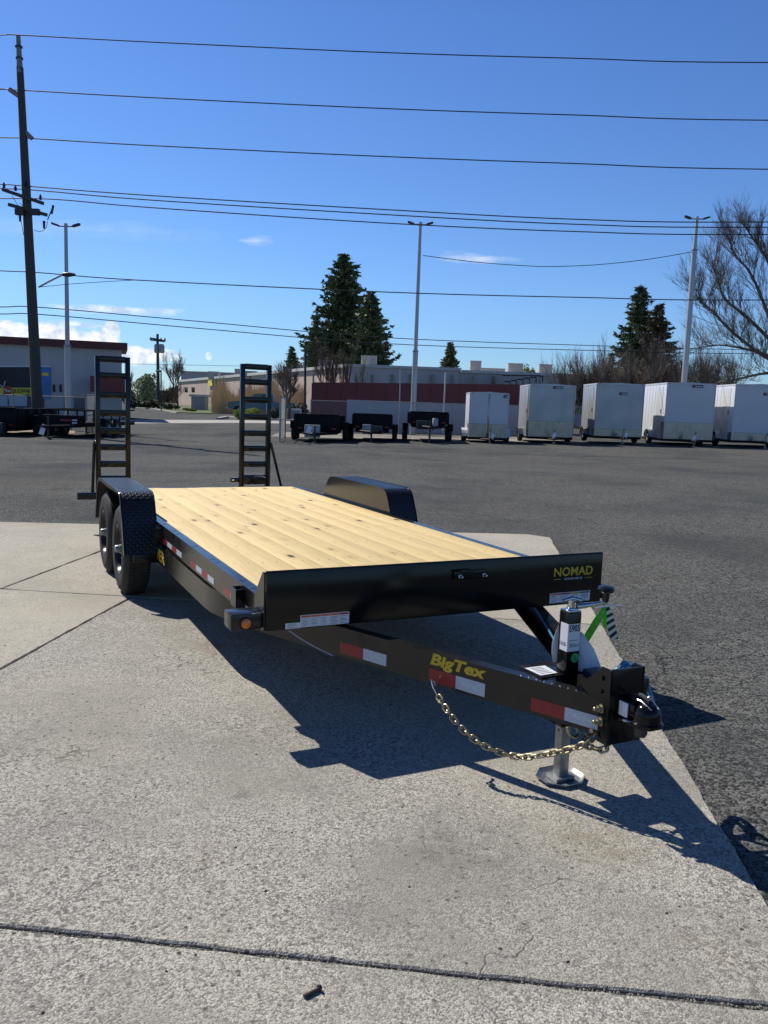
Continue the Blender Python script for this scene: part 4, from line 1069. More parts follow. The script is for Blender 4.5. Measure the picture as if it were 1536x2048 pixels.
def insulator(p, e, r=.07, h=.22, mat=None):
    MB().lathe([(r * .4, 0), (r, .03), (r * .6, h * .35), (r, h * .5), (r * .5, h * .8), (r * .4, h)], p, (0, 0, 1), 8).build('insulator', mat or DARKM, e)
PY = 35.5
pa_ = at(77, 812, PY); pb_ = at(36.5, 72, PY)
up = empty('utility_pole', (pa_.x, pa_.y, ground_z(pa_.x, pa_.y) - .3), 0, 'tall leaning dark wooden utility pole with crossarms and streetlight arm', 'utility pole')
pbase = Vector(up.location); pdir = (pb_ - pbase)
def pole_at(py):
    # point on the pole's axis at photo row py
    lo, hi = 0., 1.
    for _ in range(40):
        mdl = (lo + hi) / 2; q = pbase + pdir * mdl; d = q - CAM
        y_ = H2 - F_PX * d.dot(CU) / d.dot(FWD)
        if y_ > py: lo = mdl
        else: hi = mdl
    return pdir * lo
j1 = pole_at(135)
MB().tube([(0, 0, 0), pdir * .5, j1], [.24, .19, .135], 12).build('pole_shaft', WOODPOLE, up)
MB().tube([j1 * .985 + Vector((0, -.02, 0)), pdir], [.125, .085], 10).build('pole_top', WOODPALE, up)
for py in (95, 118): MB().lathe([(.15, 0), (.15, .05)], pole_at(py), (0, 0, 1), 10).build('steel_band', DARKM, up)
def upx(px, py, dy=0.): return at(px, py, PY + dy) - pbase
MB().tube([upx(38, 192), upx(19, 179)], .10, 6).build('line_bracket', WOODPALE, up)
MB().tube([upx(51, 264), upx(64, 277)], .10, 6).build('line_bracket', WOODPALE, up)
for (a, b) in (((5, 379), (87, 407)), ((17, 409), (94, 430))):
    A_, B_ = upx(*a, -.22), upx(*b, -.22); d_ = (B_ - A_).normalized(); n_ = Vector((0, 1, 0)); u_ = d_.cross(n_).normalized() * -1
    mb = MB(); vs = [q + n_ * i * .06 + u_ * j * .065 for q in (A_, B_) for i in (-1, 1) for j in (-1, 1)]
    mb.add(vs, [(0, 1, 3, 2), (4, 6, 7, 5), (0, 4, 5, 1), (2, 3, 7, 6), (0, 2, 6, 4), (1, 5, 7, 3)]); mb.build('crossarm', WOODPOLE, up, smooth=False)
for q in ((8, 376), (31, 382), (81, 400), (52, 372)): insulator(upx(*q, -.22), up)
for q in ((40, 424), (70, 424)): MB().box(Vector(upx(*q, -.25)) - Vector((.18, .1, .12)), Vector(upx(*q, -.25)) + Vector((.18, .1, .12))).build('junction_box', DARKM, up)
for q in ((40, 428), (88, 442)):
    p = upx(*q, -.3); MB().tube([p, p + Vector((0, 0, -.3))], [.06, .045], 8).build('fuse_cutout', DARKM, up)
p = upx(103, 428, -.3); MB().tube([p, p + Vector((.08, 0, .35))], .05, 8).build('fuse_cutout', DARKM, up)
p = upx(95, 440, -.3); MB().tube([p, p + Vector((.18, 0, .42))], .022, 6).build('fuse_cutout', DARKM, up)
MB().tube(smooth_path([upx(68, 460, -.2), upx(80, 463, -.25), upx(92, 456, -.3), upx(95, 442, -.3)]), .012, 5).build('jumper_wire', WIREM, up)
for (a, b) in (((24, 392), (45, 425)), ((40, 428), (47, 470)), ((38, 405), (62, 425))):
    MB().tube([upx(*a, -.25), upx(*b, -.2)], .012, 5).build('brace_strap', DARKM, up)
MB().tube(smooth_path([upx(78, 574), upx(100, 562, -.4), upx(126, 549, -.8)]), .04, 8).build('lamp_arm', POLEM, up)
p = upx(126, 549, -.8); MB().lathe([(.03, -.05), (.08, .02), (.1, .25), (.05, .5)], p, (1, 0, .02), 10).build('lamp_head', DARKM, up)

# overhead wires run parallel across the yard, well above the trailers
def wire(label, P, Yl=PY, Yr=None, r=.022):
    Yr = Yr or Yl; n = len(P); pts = []
    for i, (px, py) in enumerate(P):
        pts.append(at(px, py, Yl + (Yr - Yl) * (px - P[0][0]) / (P[-1][0] - P[0][0])))
    a, b = pts[-2], pts[-1]; d_ = (b - a).normalized(); pts += [b + d_ * 25 + Vector((0, 0, .6)), b + d_ * 55 + Vector((0, 0, 2.2))]
    a, b = pts[1], pts[0]; d_ = (b - a).normalized(); pts = [b + d_ * 55, b + d_ * 25] + pts
    o = MB().tube(smooth_path(pts, 6), r, 6).build('overhead_wire', WIREM); tag(o, label, 'cable', 'overhead wires from the utility pole'); return o
wire('topmost overhead wire, tied to the tip of the wooden pole', [(-200, 76), (0, 70), (37, 70), (300, 84), (768, 105), (1150, 116.5), (1540, 125)])
wire('second overhead wire from the top, on the pole bracket pointing away from the yard', [(-200, 180), (0, 178.5), (19, 179), (300, 195), (768, 217), (1150, 230), (1540, 240.5)])
wire('third overhead wire from the top, on the bracket facing the yard', [(-200, 268), (0, 275), (64, 277), (300, 291), (768, 313), (1150, 327), (1540, 338.5)])
wire('fourth overhead wire, uppermost of the three on the high crossarm', [(-200, 362), (0, 368.5), (50, 372), (300, 391), (768, 419), (1150, 438.5), (1540, 444)])
wire('fifth overhead wire, middle one of the three on the high crossarm', [(-200, 372), (0, 377), (78, 381), (300, 400), (768, 429), (1150, 448.5), (1540, 454.5)])
wire('sixth overhead wire, lowest of the three on the high crossarm', [(-200, 399), (0, 397), (115, 399), (300, 415), (768, 446), (1150, 463), (1540, 469)])
wire('seventh overhead wire, a single line a little above the conifer tops', [(-200, 533), (10, 542), (76, 545), (272, 560), (768, 584), (1150, 594.5), (1540, 600)], 35.5, 37)
wire('upper one of the two lowest overhead wires', [(-200, 613), (0, 614), (85, 615), (400, 643), (768, 675), (1150, 690), (1540, 699.5)], 35.9, 60)
wire('lower one of the two lowest overhead wires', [(-200, 627), (0, 628), (90, 629.5), (400, 657), (768, 687), (1150, 700), (1540, 707.5)], 35.9, 60)
o = MB().tube(smooth_path([at(82, 574, 35.3), at(130, 569, 35.4), at(200, 564, 35.6), at(272, 560, 35.7)], 5), .012, 5).build('overhead_wire', WIREM)
tag(o, 'short thin wire from the streetlight arm up to a single overhead line', 'cable', 'overhead wires from the utility pole')
o = MB().tube(smooth_path([at(846, 511, 43), at(950, 524, 43.3), at(1050, 531.5, 43.6), at(1110, 533, 43.7), at(1200, 529, 43.8), at(1300, 518, 43.9), at(1388, 503, 44)], 5), .018, 5).build('overhead_wire', WIREM)
tag(o, 'sagging cable strung between two twin headed light poles', 'cable')

# small far pole with transformers
FY = 92
b_ = pt2(317, FY); e = empty('utility_pole', b_, 0, 'far dark utility pole carrying two transformer cans', 'utility pole')
def fx(px, py, dy=0): return at(px, py, FY + dy) - b_
MB().tube([(0, 0, -.5), fx(315, 668)], [.22, .14], 8).build('pole_shaft', WOODPOLE, e)
MB().tube([fx(300, 676), fx(331, 682)], .09, 5).build('crossarm', WOODPOLE, e)
MB().tube([fx(302, 680, -.3), fx(329, 683, -.3)], .08, 5).build('crossarm', WOODPOLE, e)
for q in (301, 309, 322, 330): insulator(fx(q, 681, -.3), e, .1, .3)
for q, r_ in ((323, .32), (313, .25)):
    p = fx(q, 706, -.35); MB().lathe([(r_ * .8, 0), (r_, .08), (r_, .75), (r_ * .7, .95)], p, (0, 0, 1), 10).build('transformer_can', STEELGREY, e)
o = MB().tube([at(-60, 728, 91), at(200, 726.5, 91.5), at(317, 729, FY), at(480, 732, 94), at(620, 736, 97)], .02, 5).build('overhead_wire', WIREM)
tag(o, 'faint far wire passing the pole with transformer cans', 'cable')
b_ = pt2(322.5, 80); e = empty('street_lamp', b_, 0, 'slim black lamp post by the kerb near the far utility pole', 'street lamp')
MB().tube([(0, 0, 0), at(322, 743, 80) - b_], .07, 6).build('lamp_post', DARKM, e); MB().tube([at(312, 742, 80) - b_, at(323, 742, 80) - b_], .1, 6).build('lamp_head', DARKM, e)
b_ = pt2(611, 62); e = empty('street_lamp', b_, 0, 'tall black lamp post in front of the pink warehouse wall', 'street lamp')
MB().tube([(0, 0, 0), at(610.5, 697, 62) - b_], .085, 8).build('lamp_post', DARKM, e)
MB().tube([at(610.5, 719, 62) - b_, at(600, 718, 62) - b_], .05, 6).build('lamp_arm', POLEM, e)

# ---------------------------------------------------------------- buildings
def quadprism(P, depthv):
    mb = MB(); P = [Vector(p) for p in P]; D = Vector(depthv); n = len(P)
    return mb.add(P + [p + D for p in P], [tuple(range(n)), tuple(range(n, 2 * n))[::-1]] + [(i, (i + 1) % n, (i + 1) % n + n, i + n) for i in range(n)])
# tyre shop
YB0, YB1 = 50.0, 54.0
def shopY(px): return YB0 + (YB1 - YB0) * (px + 200) / 444
c0, c1_ = at(-200, 800, shopY(-200)), at(244, 800, shopY(244))
ztop = at(244, 700, YB1).z
shop = empty('tyre_shop', (c1_.x, c1_.y, 0), 0, 'pale grey tyre shop with red roof edge, black tyre mural and yellow banner', 'building')
So = Vector((c1_.x, c1_.y, 0)); sv = Vector((c0.x - c1_.x, c0.y - c1_.y, 0)); sdir = sv.normalized(); sn = Vector((sdir.y, -sdir.x, 0));
if sn.y > 0: sn = -sn
back = -sn * 5
zt = at(244, 697, YB1).z
quadprism([(0, 0, -.5), sv + Vector((0, 0, -.5)), sv + Vector((0, 0, zt)), (0, 0, zt)], back).build('wall', STUCCO, shop, smooth=False)
lo_, hi_ = zt - .0, at(244, 686, YB1).z
ov = .35
P0 = -sdir * ov + sn * ov; P1 = sv + sdir * ov + sn * ov
quadprism([P0 + Vector((0, 0, lo_ - .1)), P1 + Vector((0, 0, lo_ - .1)), P1 + Vector((0, 0, hi_)), P0 + Vector((0, 0, hi_))], back - sn * ov * 2).build('red_roof_edge', REDTRIM, shop, smooth=False)
def onshop(px, py, off=0.):
    # point on the front wall seen at a photo pixel
    d = px_dir(px, py); t = ((So - CAM).dot(sn) + off) / d.dot(sn); return CAM + d * t - So
def panel(P, mat, name, off, th=.05, par=None):
    Q = [onshop(*p, off) for p in P]; return quadprism(Q, -sn * th).build(name, mat, par or shop, smooth=False)
MURAL = M('black_mural', (.007, .008, .011), .6, col2=(.022, .026, .033), scale=.8)
panel([(-120, 733), (88, 734), (88, 815), (-120, 815)], MURAL, 'tyre_mural', .06)
panel([(-120, 731), (102, 731), (102, 734), (-120, 734)], WHITEP, 'mural_frame', .08)
mc = (-52, 800)
for rad, th_ in ((72, 2.2),):
    P = []; 
    for k in range(17):
        an = math.pi * k / 16 * .5; P.append(onshop(mc[0] + rad * math.cos(an) * .98, mc[1] - rad * math.sin(an) * .62, .09))
    MB().tube(P, .035, 5).build('mural_arc', WHITEP, shop)
MB().tube([onshop(8, 772, .09), onshop(10, 762, .09)], .035, 5).build('mural_arc', WHITEP, shop)
YBAN = M('yellow_banner', (.88, .66, .07), .6, col2=(.8, .6, .06), scale=2)
ban = panel([(-110, 775), (62.5, 775.5), (62, 788.5), (-110, 788.5)], YBAN, 'yellow_banner', .14)
rb = panel([(-110, 773), (22, 773), (22, 789), (-110, 789)], REDP, 'red_sign', .12, .04) if False else panel([(7.5, 772.5), (22, 772.5), (22, 789.5), (7.5, 789.5)], REDP, 'red_sign', .18)
def shoptext(t, x0_, x1_, y0_, y1_, mat, par):
    a, b, c = onshop(x0_, y1_, .21), onshop(x1_, y1_, .21), onshop(x0_, y0_, .21)
    o = lettering(t, a, b - a, Vector((0, 0, 1)), (b - a).length, (c - a).length, mat, par, 'sign_lettering', bold=.02, depth=.003)
shoptext('LES SCHWAB', 23.5, 60, 777.6, 785.8, PRINT, ban)
shoptext('Tires', 8.5, 21, 777.5, 784.5, DECALW, rb)
BLUES = M('blue_sign_panel', (.06, .2, .5), .5, col2=(.05, .16, .42), scale=2)
bs = panel([(82, 734), (101, 735), (102, 798), (82, 798)], BLUES, 'blue_sign', .1)
panel([(84, 745), (97, 745.5), (97, 752), (84, 751.5)], YBAN, 'yellow_sign_band', .14)
GARAGE = M('pale_blue_garage_door', (.42, .48, .58), .5, col2=(.38, .44, .53), scale=1)
for x_ in (-110, -45, 18):
    panel([(x_, 791), (x_ + 36 if x_ > 0 else x_ + 60, 791), (x_ + 36 if x_ > 0 else x_ + 60, 812), (x_, 812)], GARAGE, 'garage_door', .1)
panel([(128, 790), (140, 790), (140, 820), (128, 820)], DARKM, 'doorway', .05)
FIGM = M('dark_poster_figures', (.05, .035, .03), .7)
for x_ in (107, 120): panel([(x_ - 2, 770), (x_ + 3, 768), (x_ + 4, 784), (x_ - 1, 784)], FIGM, 'poster', .05)
panel([(148, 792), (172, 793), (172, 818), (148, 818)], M('navy_shop_window', (.03, .05, .09), .15), 'window', .05)
aw0 = at(180, 751, 51.0) - So; aw1 = at(262, 757, 52.0) - So
hh_ = at(180, 783, 51.0).z
quadprism([Vector((aw0.x, aw0.y, hh_)), Vector((aw1.x, aw1.y, hh_)), Vector((aw1.x, aw1.y, aw1.z)), Vector((aw0.x, aw0.y, aw0.z))], -sn * 1.6).build('maroon_awning', MAROON, shop, smooth=False)

# pink warehouse with lavender front
WY = 80.0
wc = at(696, 800, WY); wz = at(696, 731, WY).z
far = at(357, 800, 176); 
we = empty('warehouse', (wc.x, wc.y, 0), 0, 'long pink warehouse with a grey lavender front and pale roof edge', 'building')
WO = Vector((wc.x, wc.y, 0)); lv = Vector((far.x - wc.x, far.y - wc.y, 0))
rr_ = at(1300, 800, WY + 1) ; fv = Vector((rr_.x - wc.x, rr_.y - wc.y, 0))
zfar = at(357, 763, 176).z
mb = MB(); a = Vector((0, 0, -1)); hL = wz; 
mb.add([a, lv + a, lv + Vector((0, 0, zfar)), Vector((0, 0, wz)), lv * .02 + Vector((25, 70, -1)), Vector((25, 70, wz))], [(0, 1, 2, 3), (1, 4, 5, 2), (3, 2, 5)])
mb.build('pink_wall', PINKWALL, we, smooth=False)
stepx = at(916, 800, WY).x - wc.x; tot = fv.x
f1 = fv * (stepx / tot); z2 = at(1000, 745, WY).z
quadprism([(0, -.0, -1), f1 + Vector((0, 0, -1)), f1 + Vector((0, 0, wz)), (0, 0, wz)], (2, 30, 0)).build('front_wall', LAVWALL, we, smooth=False)
quadprism([f1 + Vector((.001, .3, -1)), fv + Vector((0, .3, -1)), fv + Vector((0, .3, z2)), f1 + Vector((.001, .3, z2))], (0, 28, 0)).build('front_wall', LAVWALL, we, smooth=False)
quadprism([(-.2, -.2, wz - .12), f1 + Vector((.2, -.2, wz - .12)), f1 + Vector((.2, -.2, wz + .14)), (-.2, -.2, wz + .14)], (0, .5, 0)).build('roof_edge', ROOFW, we, smooth=False)
quadprism([f1 + Vector((.25, .05, z2 - .12)), fv + Vector((.2, .05, z2 - .12)), fv + Vector((.2, .05, z2 + .14)), f1 + Vector((.25, .05, z2 + .14))], (0, .5, 0)).build('roof_edge', ROOFW, we, smooth=False)
lo2 = lv.normalized(); ln = Vector((-lo2.y, lo2.x, 0)); ln = ln if ln.x < 0 else -ln
mb = MB(); w_ = ln * .25
mb.add([w_ + Vector((0, 0, wz - .15)), lv + w_ + Vector((0, 0, zfar - .15)), lv + w_ + Vector((0, 0, zfar + .3)), w_ + Vector((0, 0, wz + .15)),
        -w_ + Vector((0, 0, wz - .15)), lv - w_ + Vector((0, 0, zfar - .15)), lv - w_ + Vector((0, 0, zfar + .3)), -w_ + Vector((0, 0, wz + .15))],
       [(0, 1, 2, 3), (4, 7, 6, 5), (3, 2, 6, 7), (0, 4, 5, 1), (1, 5, 6, 2), (0, 3, 7, 4)])
mb.build('roof_edge', ROOFW, we, smooth=False)
def onfront(px, py, off=0.):
    d = px_dir(px, py); t = (WY - off) / d.y; return CAM + d * t - WO
for x_ in (744, 784, 822, 864, 904):
    P = [onfront(x_ - 2.2, 749), onfront(x_ + 2.2, 749), onfront(x_ + 2.2, 772), onfront(x_ - 2.2, 772)]
    quadprism([(p.x, p.y - .05, p.z) for p in P], (0, .15, 0)).build('slit_window', GLASSD, we, smooth=False)
for x_ in (946, 985, 989):
    P = [onfront(x_ - 1.6, 752), onfront(x_ + 1.6, 752), onfront(x_ + 1.6, 772), onfront(x_ - 1.6, 772)]
    quadprism([(p.x, p.y - .04, p.z) for p in P], (0, .45, 0)).build('slit_window', GLASSD, we, smooth=False)
def onpink(px, py, off=.05):
    nn = Vector((lv.y, -lv.x, 0)).normalized(); nn = nn if nn.y < 0 else -nn
    d = px_dir(px, py); t = ((WO - CAM).dot(nn) + off) / d.dot(nn); return CAM + d * t - WO
for x_ in (386, 372):
    P = [onpink(x_ - 3, 774), onpink(x_ + 3, 774), onpink(x_ + 3, 784), onpink(x_ - 3, 784)]
    quadprism(P, (.3, .3, 0)).build('window', GLASSD, we, smooth=False)
for x_ in (626, 664, 500):
    P = [onpink(x_ - 1.2, 748), onpink(x_ + 1.2, 748), onpink(x_ + 1.2, 800), onpink(x_ - 1.2, 800)]
    quadprism(P, (.3, .3, 0)).build('downspout', DARKM, we, smooth=False)
# stair of dark posts on the front
stt = empty('metal_stair', WO, 0, 'dark metal stair frame climbing the lavender warehouse front', 'stair')
for k in range(6):
    x_ = 1008 + k * 13; y_ = 763 - k * 2.2
    p, q = onfront(x_, y_, 1), onfront(x_ + 12, y_, 1)
    MB().tube([p, q], .06, 5).build('stair_tread', DARKM, stt); p2 = onfront(x_ + 12, y_ + 12, 1)
    MB().tube([q, p2], .06, 5).build('stair_post', DARKM, stt)
MB().tube([onfront(1005, 751, 1), onfront(1080, 751, 1), onfront(1080, 775, 1)], .05, 5).build('stair_rail', DARKM, stt)

def roof_unit(label, px0, px1, py0, py1, Y, mat=HVAC, grille=True):
    a, b = at(px0, py1, Y), at(px1, py1, Y); w = (b.x - a.x); h = at(px0, py0, Y).z - a.z
    e = empty('roof_unit', ((a.x + b.x) / 2, Y, a.z - .05), 0, label, 'air conditioner')
    MB().box((-w / 2, 0, 0), (w / 2, w * .8, h + .05), .03).build('casing', mat, e)
    if grille:
        for k in range(5): MB().box((w * .08, -.03, h * (.15 + .15 * k)), (w * .45, .02, h * (.23 + .15 * k))).build('grille_slat', STEELGREY, e)
    MB().box((-w * .52, -.05, h + .051), (w * .52, w * .82, h + .1)).build('casing_lid', mat, e)
roof_unit('pale rooftop air conditioner with dark grille next to the tall conifers', 722, 753, 711.5, 731, 82)
roof_unit('rooftop air conditioner half hidden by reddish bare twigs', 636, 663, 720, 742, 90)
roof_unit('beige rooftop air conditioner nearest the small round conifer', 940, 962, 722, 743, 83, grille=False)
roof_unit('beige rooftop box just before the ochre tree', 1016, 1046, 727, 747, 83, grille=False)
roof_unit('beige rooftop box just beyond the ochre tree', 1078, 1104, 729, 748, 83, grille=False)
roof_unit('low pale rooftop duct box between two beige boxes', 962, 1010, 736.5, 745, 86, grille=False)
roof_unit('small rooftop unit above the yellow wall emblem', 416, 437, 743, 757, 140)
roof_unit('small rooftop unit beside the top of the far ladder ramp', 469, 482, 738, 752, 125)
roof_unit('grey rooftop unit glimpsed behind the top rung of the far ladder ramp', 484, 512, 742, 752, 118)
roof_unit('louvred rooftop unit among bare twigs next to the lamp post', 576, 601, 727, 746, 100)
# far pale hall behind
ha = at(362, 765, 200); hb_ = at(520, 765, 200)
e = empty('far_hall', (ha.x, 200, 0), 0, 'pale grey far hall roof showing over the pink warehouse', 'building')
MB().box((0, 0, -1), (hb_.x - ha.x, 30, at(400, 745, 200).z)).build('wall', LAVWALL, e); MB().box((-.4, -.4, at(400, 745, 200).z), (hb_.x - ha.x + .4, 30.4, at(400, 743, 200).z)).build('roof_edge', ROOFW, e)
# emblem on the pink wall
em = empty('wall_sign', WO, 0, 'square yellow emblem with green beside it high on the pink wall', 'sign')
P = [onpink(416, 761, .3), onpink(424.5, 760.5, .3), onpink(424.5, 772, .3), onpink(416, 772, .3)]; quadprism(P, (.2, .2, 0)).build('yellow_panel', YBAN, em, smooth=False)
P = [onpink(426, 760.5, .3), onpink(431, 760, .3), onpink(431, 772, .3), onpink(426, 772, .3)]; quadprism(P, (.2, .2, 0)).build('green_panel', M('green_panel', (.12, .2, .1), .6), em, smooth=False)

# maroon screen and pale lower wall behind the fence
a, b = at(624, 800, 49), at(1038, 800, 49)
e = empty('maroon_screen', (a.x, 49, 0), 0, 'long dark maroon panel screen standing behind the chain link fence', 'screen')
zt = at(624, 764.5, 49).z; zt2 = at(1046, 769, 49).z
n = 14
for k in range(n):
    xa, xb = (b.x - a.x) * k / n, (b.x - a.x) * (k + 1) / n
    za, zb = zt + (zt2 - zt) * k / n, zt + (zt2 - zt) * (k + 1) / n
    quadprism([(xa + .008, 0, .1), (xb - .008, 0, .1), (xb - .008, 0, zb), (xa + .008, 0, za)], (0, .1, 0)).build('screen_panel', MAROON, e, smooth=False)
    MB().box((xa - .05, .11, .1), (xa + .05, .2, za - .05)).build('screen_post', DARKM, e)
a, b = at(694, 800, 45.5), at(1046, 800, 45.5)
PALEW = M('pale_blue_wall', (.36, .4, .47), .6, col2=(.32, .36, .43), scale=.6)
e = empty('low_wall', (a.x, 45.5, 0), 0, 'low pale blue grey wall behind the chain link fence below the maroon screen', 'wall')
n = 5
for k in range(n):
    xa, xb = (b.x - a.x) * k / n, (b.x - a.x) * (k + 1) / n
    MB().box((xa + .006, 0, .1), (xb - .006, .2, at(760, 801.5, 45.5).z)).build('wall_panel', PALEW, e)
for lab, xt, xb_, yt in (('thin pale pole sticking up above the maroon screen near the middle light pole', 801, 800, 738), ('thin white pole leaning above the maroon screen beside the small cargo trailer', 891, 888, 745)):
    p, q = at(xb_, 812, 44.5), at(xt, yt, 44.5); o = MB().tube([(p.x, p.y, ground_z(p.x, p.y)), q], .035, 6).build('thin_pole', WHITEP if xt > 850 else STEELGREY); tag(o, lab, 'pole')
# bin enclosure and low mesh fence by the reeds
b_ = pt2(396, 96); e = empty('bin_shelter', b_, 0, 'small grey bin shelter with a flat pale roof by the reeds', 'shed')
w_ = at(410, 800, 96).x - at(383, 800, 96).x
MB().box((-w_ / 2, 0, 0), (w_ / 2, 2, 1.5)).build('wall', STEELGREY, e); MB().box((-w_ / 2 - .2, -.2, 1.5), (w_ / 2 + .2, 2.2, 1.75)).build('roof', ROOFW, e)
b_ = pt2(588, 64); e = empty('utility_cabinet', (b_.x, b_.y, b_.z), 0, 'low white utility cabinet behind the gate posts', 'cabinet')
MB().box((-.55, 0, .1), (.55, .6, .85), .03).build('cabinet_body', WHITEP, e); MB().box((-.45, -.02, .2), (.45, -.002, .7)).build('vent_grille', STEELGREY, e)
for k in range(4): pass

# ---------------------------------------------------------------- parked trailers
def small_wheel(parent, x, y, z, r, w, name='wheel'):
    e = empty(name, (x, y, z)); e.parent = parent
    MB().lathe([(r * .6, -w / 2), (r * .9, -w / 2), (r, -w * .35), (r, w * .35), (r * .9, w / 2), (r * .6, w / 2)], (0, 0, 0), (1, 0, 0), 24, closed=True).build('tyre', RUBBER, e)
    MB().lathe([(r * .62, -w * .3), (r * .55, -w * .25), (r * .2, -w * .3), (r * .15, -w * .42), (r * .15, w * .42), (r * .2, w * .3), (r * .55, w * .25), (r * .62, w * .3)], (0, 0, 0), (1, 0, 0), 16).build('rim', STEELGREY, e)
    return e
def paper_tag(label, p, s_=.22, rz=.2):
    e = tag(MB().box((-s_ * .4, -.004, -s_), (s_ * .4, .004, s_ * .45), .002).build('paper_tag', PAPER), label, 'paper tag', 'paper tags on the parked trailers')
    e.location = p; e.rotation_euler = (0, .35, rz); return e
def cargo(label, pxl, pxr, pyt, pyb, pyg, Y, skin, L_, kind, badge, taglabel, tag_dx=.0, group='enclosed cargo trailers parked in a row'):
    a, b = at(pxl, pyb, Y), at(pxr, pyb, Y); W_ = b.x - a.x; cx = (a.x + b.x) / 2
    gz = at((pxl + pxr) / 2, pyg, Y).z
    z0 = at((pxl + pxr) / 2, pyb, Y).z - gz; z1 = at((pxl + pxr) / 2, pyt, Y).z - gz
    e = empty('cargo_trailer', (cx, Y, gz), 0, label, 'trailer', group)
    hw = W_ / 2
    bd = MB(); seg = [(-hw, z0), (hw, z0), (hw, z1 - .06), (hw - .02, z1 - .03), (0, z1), (-hw + .02, z1 - .03), (-hw, z1 - .06)]
    bd.prism(seg, lambda u, v, w: (u, w, v), .02, L_); bd.build('body', skin, e)
    zg = z0 + (z1 - z0) * (.30 if kind != 'plain' else .14)
    MB().box((-hw + .03, -.002, z0 + .01), (hw - .03, .0195, zg)).build('stone_guard', ALU, e)
    npan = 2 if kind == 'door' else 1
    for k in range(npan):
        xa = -hw + .045 + (W_ - .09) * k / npan; xb = -hw + .045 + (W_ - .09) * (k + 1) / npan
        MB().box((xa + (.03 if k else 0), .006, zg + .004), (xb - (.03 if k < npan - 1 else 0), .0195, z1 - .09)).build('front_panel', skin, e)
    if kind == 'door': MB().box((-.035, -.012, z0 + .02), (.035, .0195, z1 - .085), .01).build('centre_trim', ALU, e)
    for s_ in (-1, 1): MB().tube([(s_ * (hw - .018), .012, z0), (s_ * (hw - .018), .012, z1 - .06)], .028, 8).build('corner_trim', WHITEP if skin is WHITEP else ALU, e)
    MB().prism([(-hw - .01, z1 - .085), (hw + .01, z1 - .085), (hw + .01, z1 - .05), (0, z1 + .012), (-hw - .01, z1 - .05)], lambda u, v, w: (u, w, v), -.012, .045).build('roof_trim', WHITEP, e)
    MB().prism([(-hw - .012, z1 - .10), (-hw + .002, z1 - .10), (-hw + .002, z1 - .045), (-hw - .012, z1 - .045)], lambda u, v, w: (u, w, v), .046, L_).build('roof_trim', WHITEP, e)
    for s_ in (-1, 1):
        MB().lathe([(.035, 0), (.03, .018), (.01, .024)], (s_ * (hw - .12), .006, z1 - .055), (0, -1, 0), 10).build('marker_light', AMBER, e)
        MB().lathe([(.03, 0), (.025, .015)], (s_ * (hw + .0), L_ * .55, zg + .05), (s_, 0, 0), 10).build('marker_light', AMBER, e)
    MB().box((-hw + .03, -.006, zg - .012), (hw - .03, .006, zg + .003), .002).build('guard_trim', STEELGREY, e)
    for k in range(1, 4):
        MB().box((-hw + W_ * k / 4 - .006, -.0035, z0 + .02), (-hw + W_ * k / 4 + .006, -.001, zg - .014)).build('guard_rib', ALU, e)
    # side door and skin seams on the visible flank
    if L_ > 2.5:
        MB().box((-hw - .012, .45, z0 + .12), (-hw - .001, 1.3, z1 - .2), .004).build('side_door', skin, e)
        MB().box((-hw - .03, .52, z0 + (z1 - z0) * .45), (-hw - .013, .60, z0 + (z1 - z0) * .52)).build('door_latch', DARKM, e)
        for k in range(1, int(L_ / .42)):
            if .4 < k * .42 + .3 < 1.35: continue
            MB().box((-hw - .006, k * .42 + .3, z0 + .02), (-hw - .0005, k * .42 + .33, z1 - .11)).build('skin_seam', skin, e)
    MB().box((-hw - .012, .05, z0 + .0), (-hw - .001, .44, zg)).build('stone_guard', ALU, e)
    if badge:
        pb_ = MB().box((badge[0], -.004, z1 - badge[1] - .13), (badge[0] + badge[2], .0055, z1 - badge[1])).build('maker_badge', M('dark_badge', (.03, .035, .06), .4), e)
        for k in range(4): MB().box((badge[0] + .04 + k * badge[2] * .22, -.008, z1 - badge[1] - .10), (badge[0] + .04 + k * badge[2] * .22 + badge[2] * .15, -.0045, z1 - badge[1] - .04)).build('badge_mark', DECALW if k else REDP, pb_)
    # fender, wheels, tongue and jack
    r = .33
    for s_ in (-1, 1):
        small_wheel(e, s_ * (hw + .10), L_ * .55, r, r, .2)
        fp = [(math.cos(t) * .42, math.sin(t) * .36 + r) for t in [math.pi * k / 8 for k in range(9)]]
        fm = MB(); 
        for (u0, v0), (u1, v1) in zip(fp, fp[1:]):
            vs = [(s_ * (hw - .0 if q < 1 else hw + .24), L_ * .55 + u, v) for (u, v) in ((u0, v0), (u1, v1)) for q in (0, 1)]
            vs2 = [(x, y_, z_ + .012) for x, y_, z_ in vs]
            fm.add(vs + vs2, [(0, 1, 3, 2), (4, 6, 7, 5), (1, 5, 7, 3), (0, 2, 6, 4)])
        fm.build('mudguard', ALU if skin is not WHITEP else WHITEP, e)
        MB().tube([(s_ * hw * .75, .1, z0 - .05), (0, -1.05, z0 - .06)], .045, 6).build('tongue_beam', FARBLACK, e)
    MB().box((-hw + .02, .03, z0 - .11), (hw - .02, L_ - .05, z0 - .002)).build('frame', FARBLACK, e)
    MB().lathe([(.06, 0), (.06, .06), (.04, .1)], (0, -1.12, z0 - .06), (0, 0, 1), 12).build('coupler', DARKM, e)
    MB().tube([(.0, -.85, .02), (.0, -.85, z0 + .28)], .035, 8).build('jack_post', STEELGREY, e)
    MB().lathe([(.10, 0), (.10, .02)], (0, -.85, .005), (0, 0, 1), 10).build('jack_foot', STEELGREY, e)
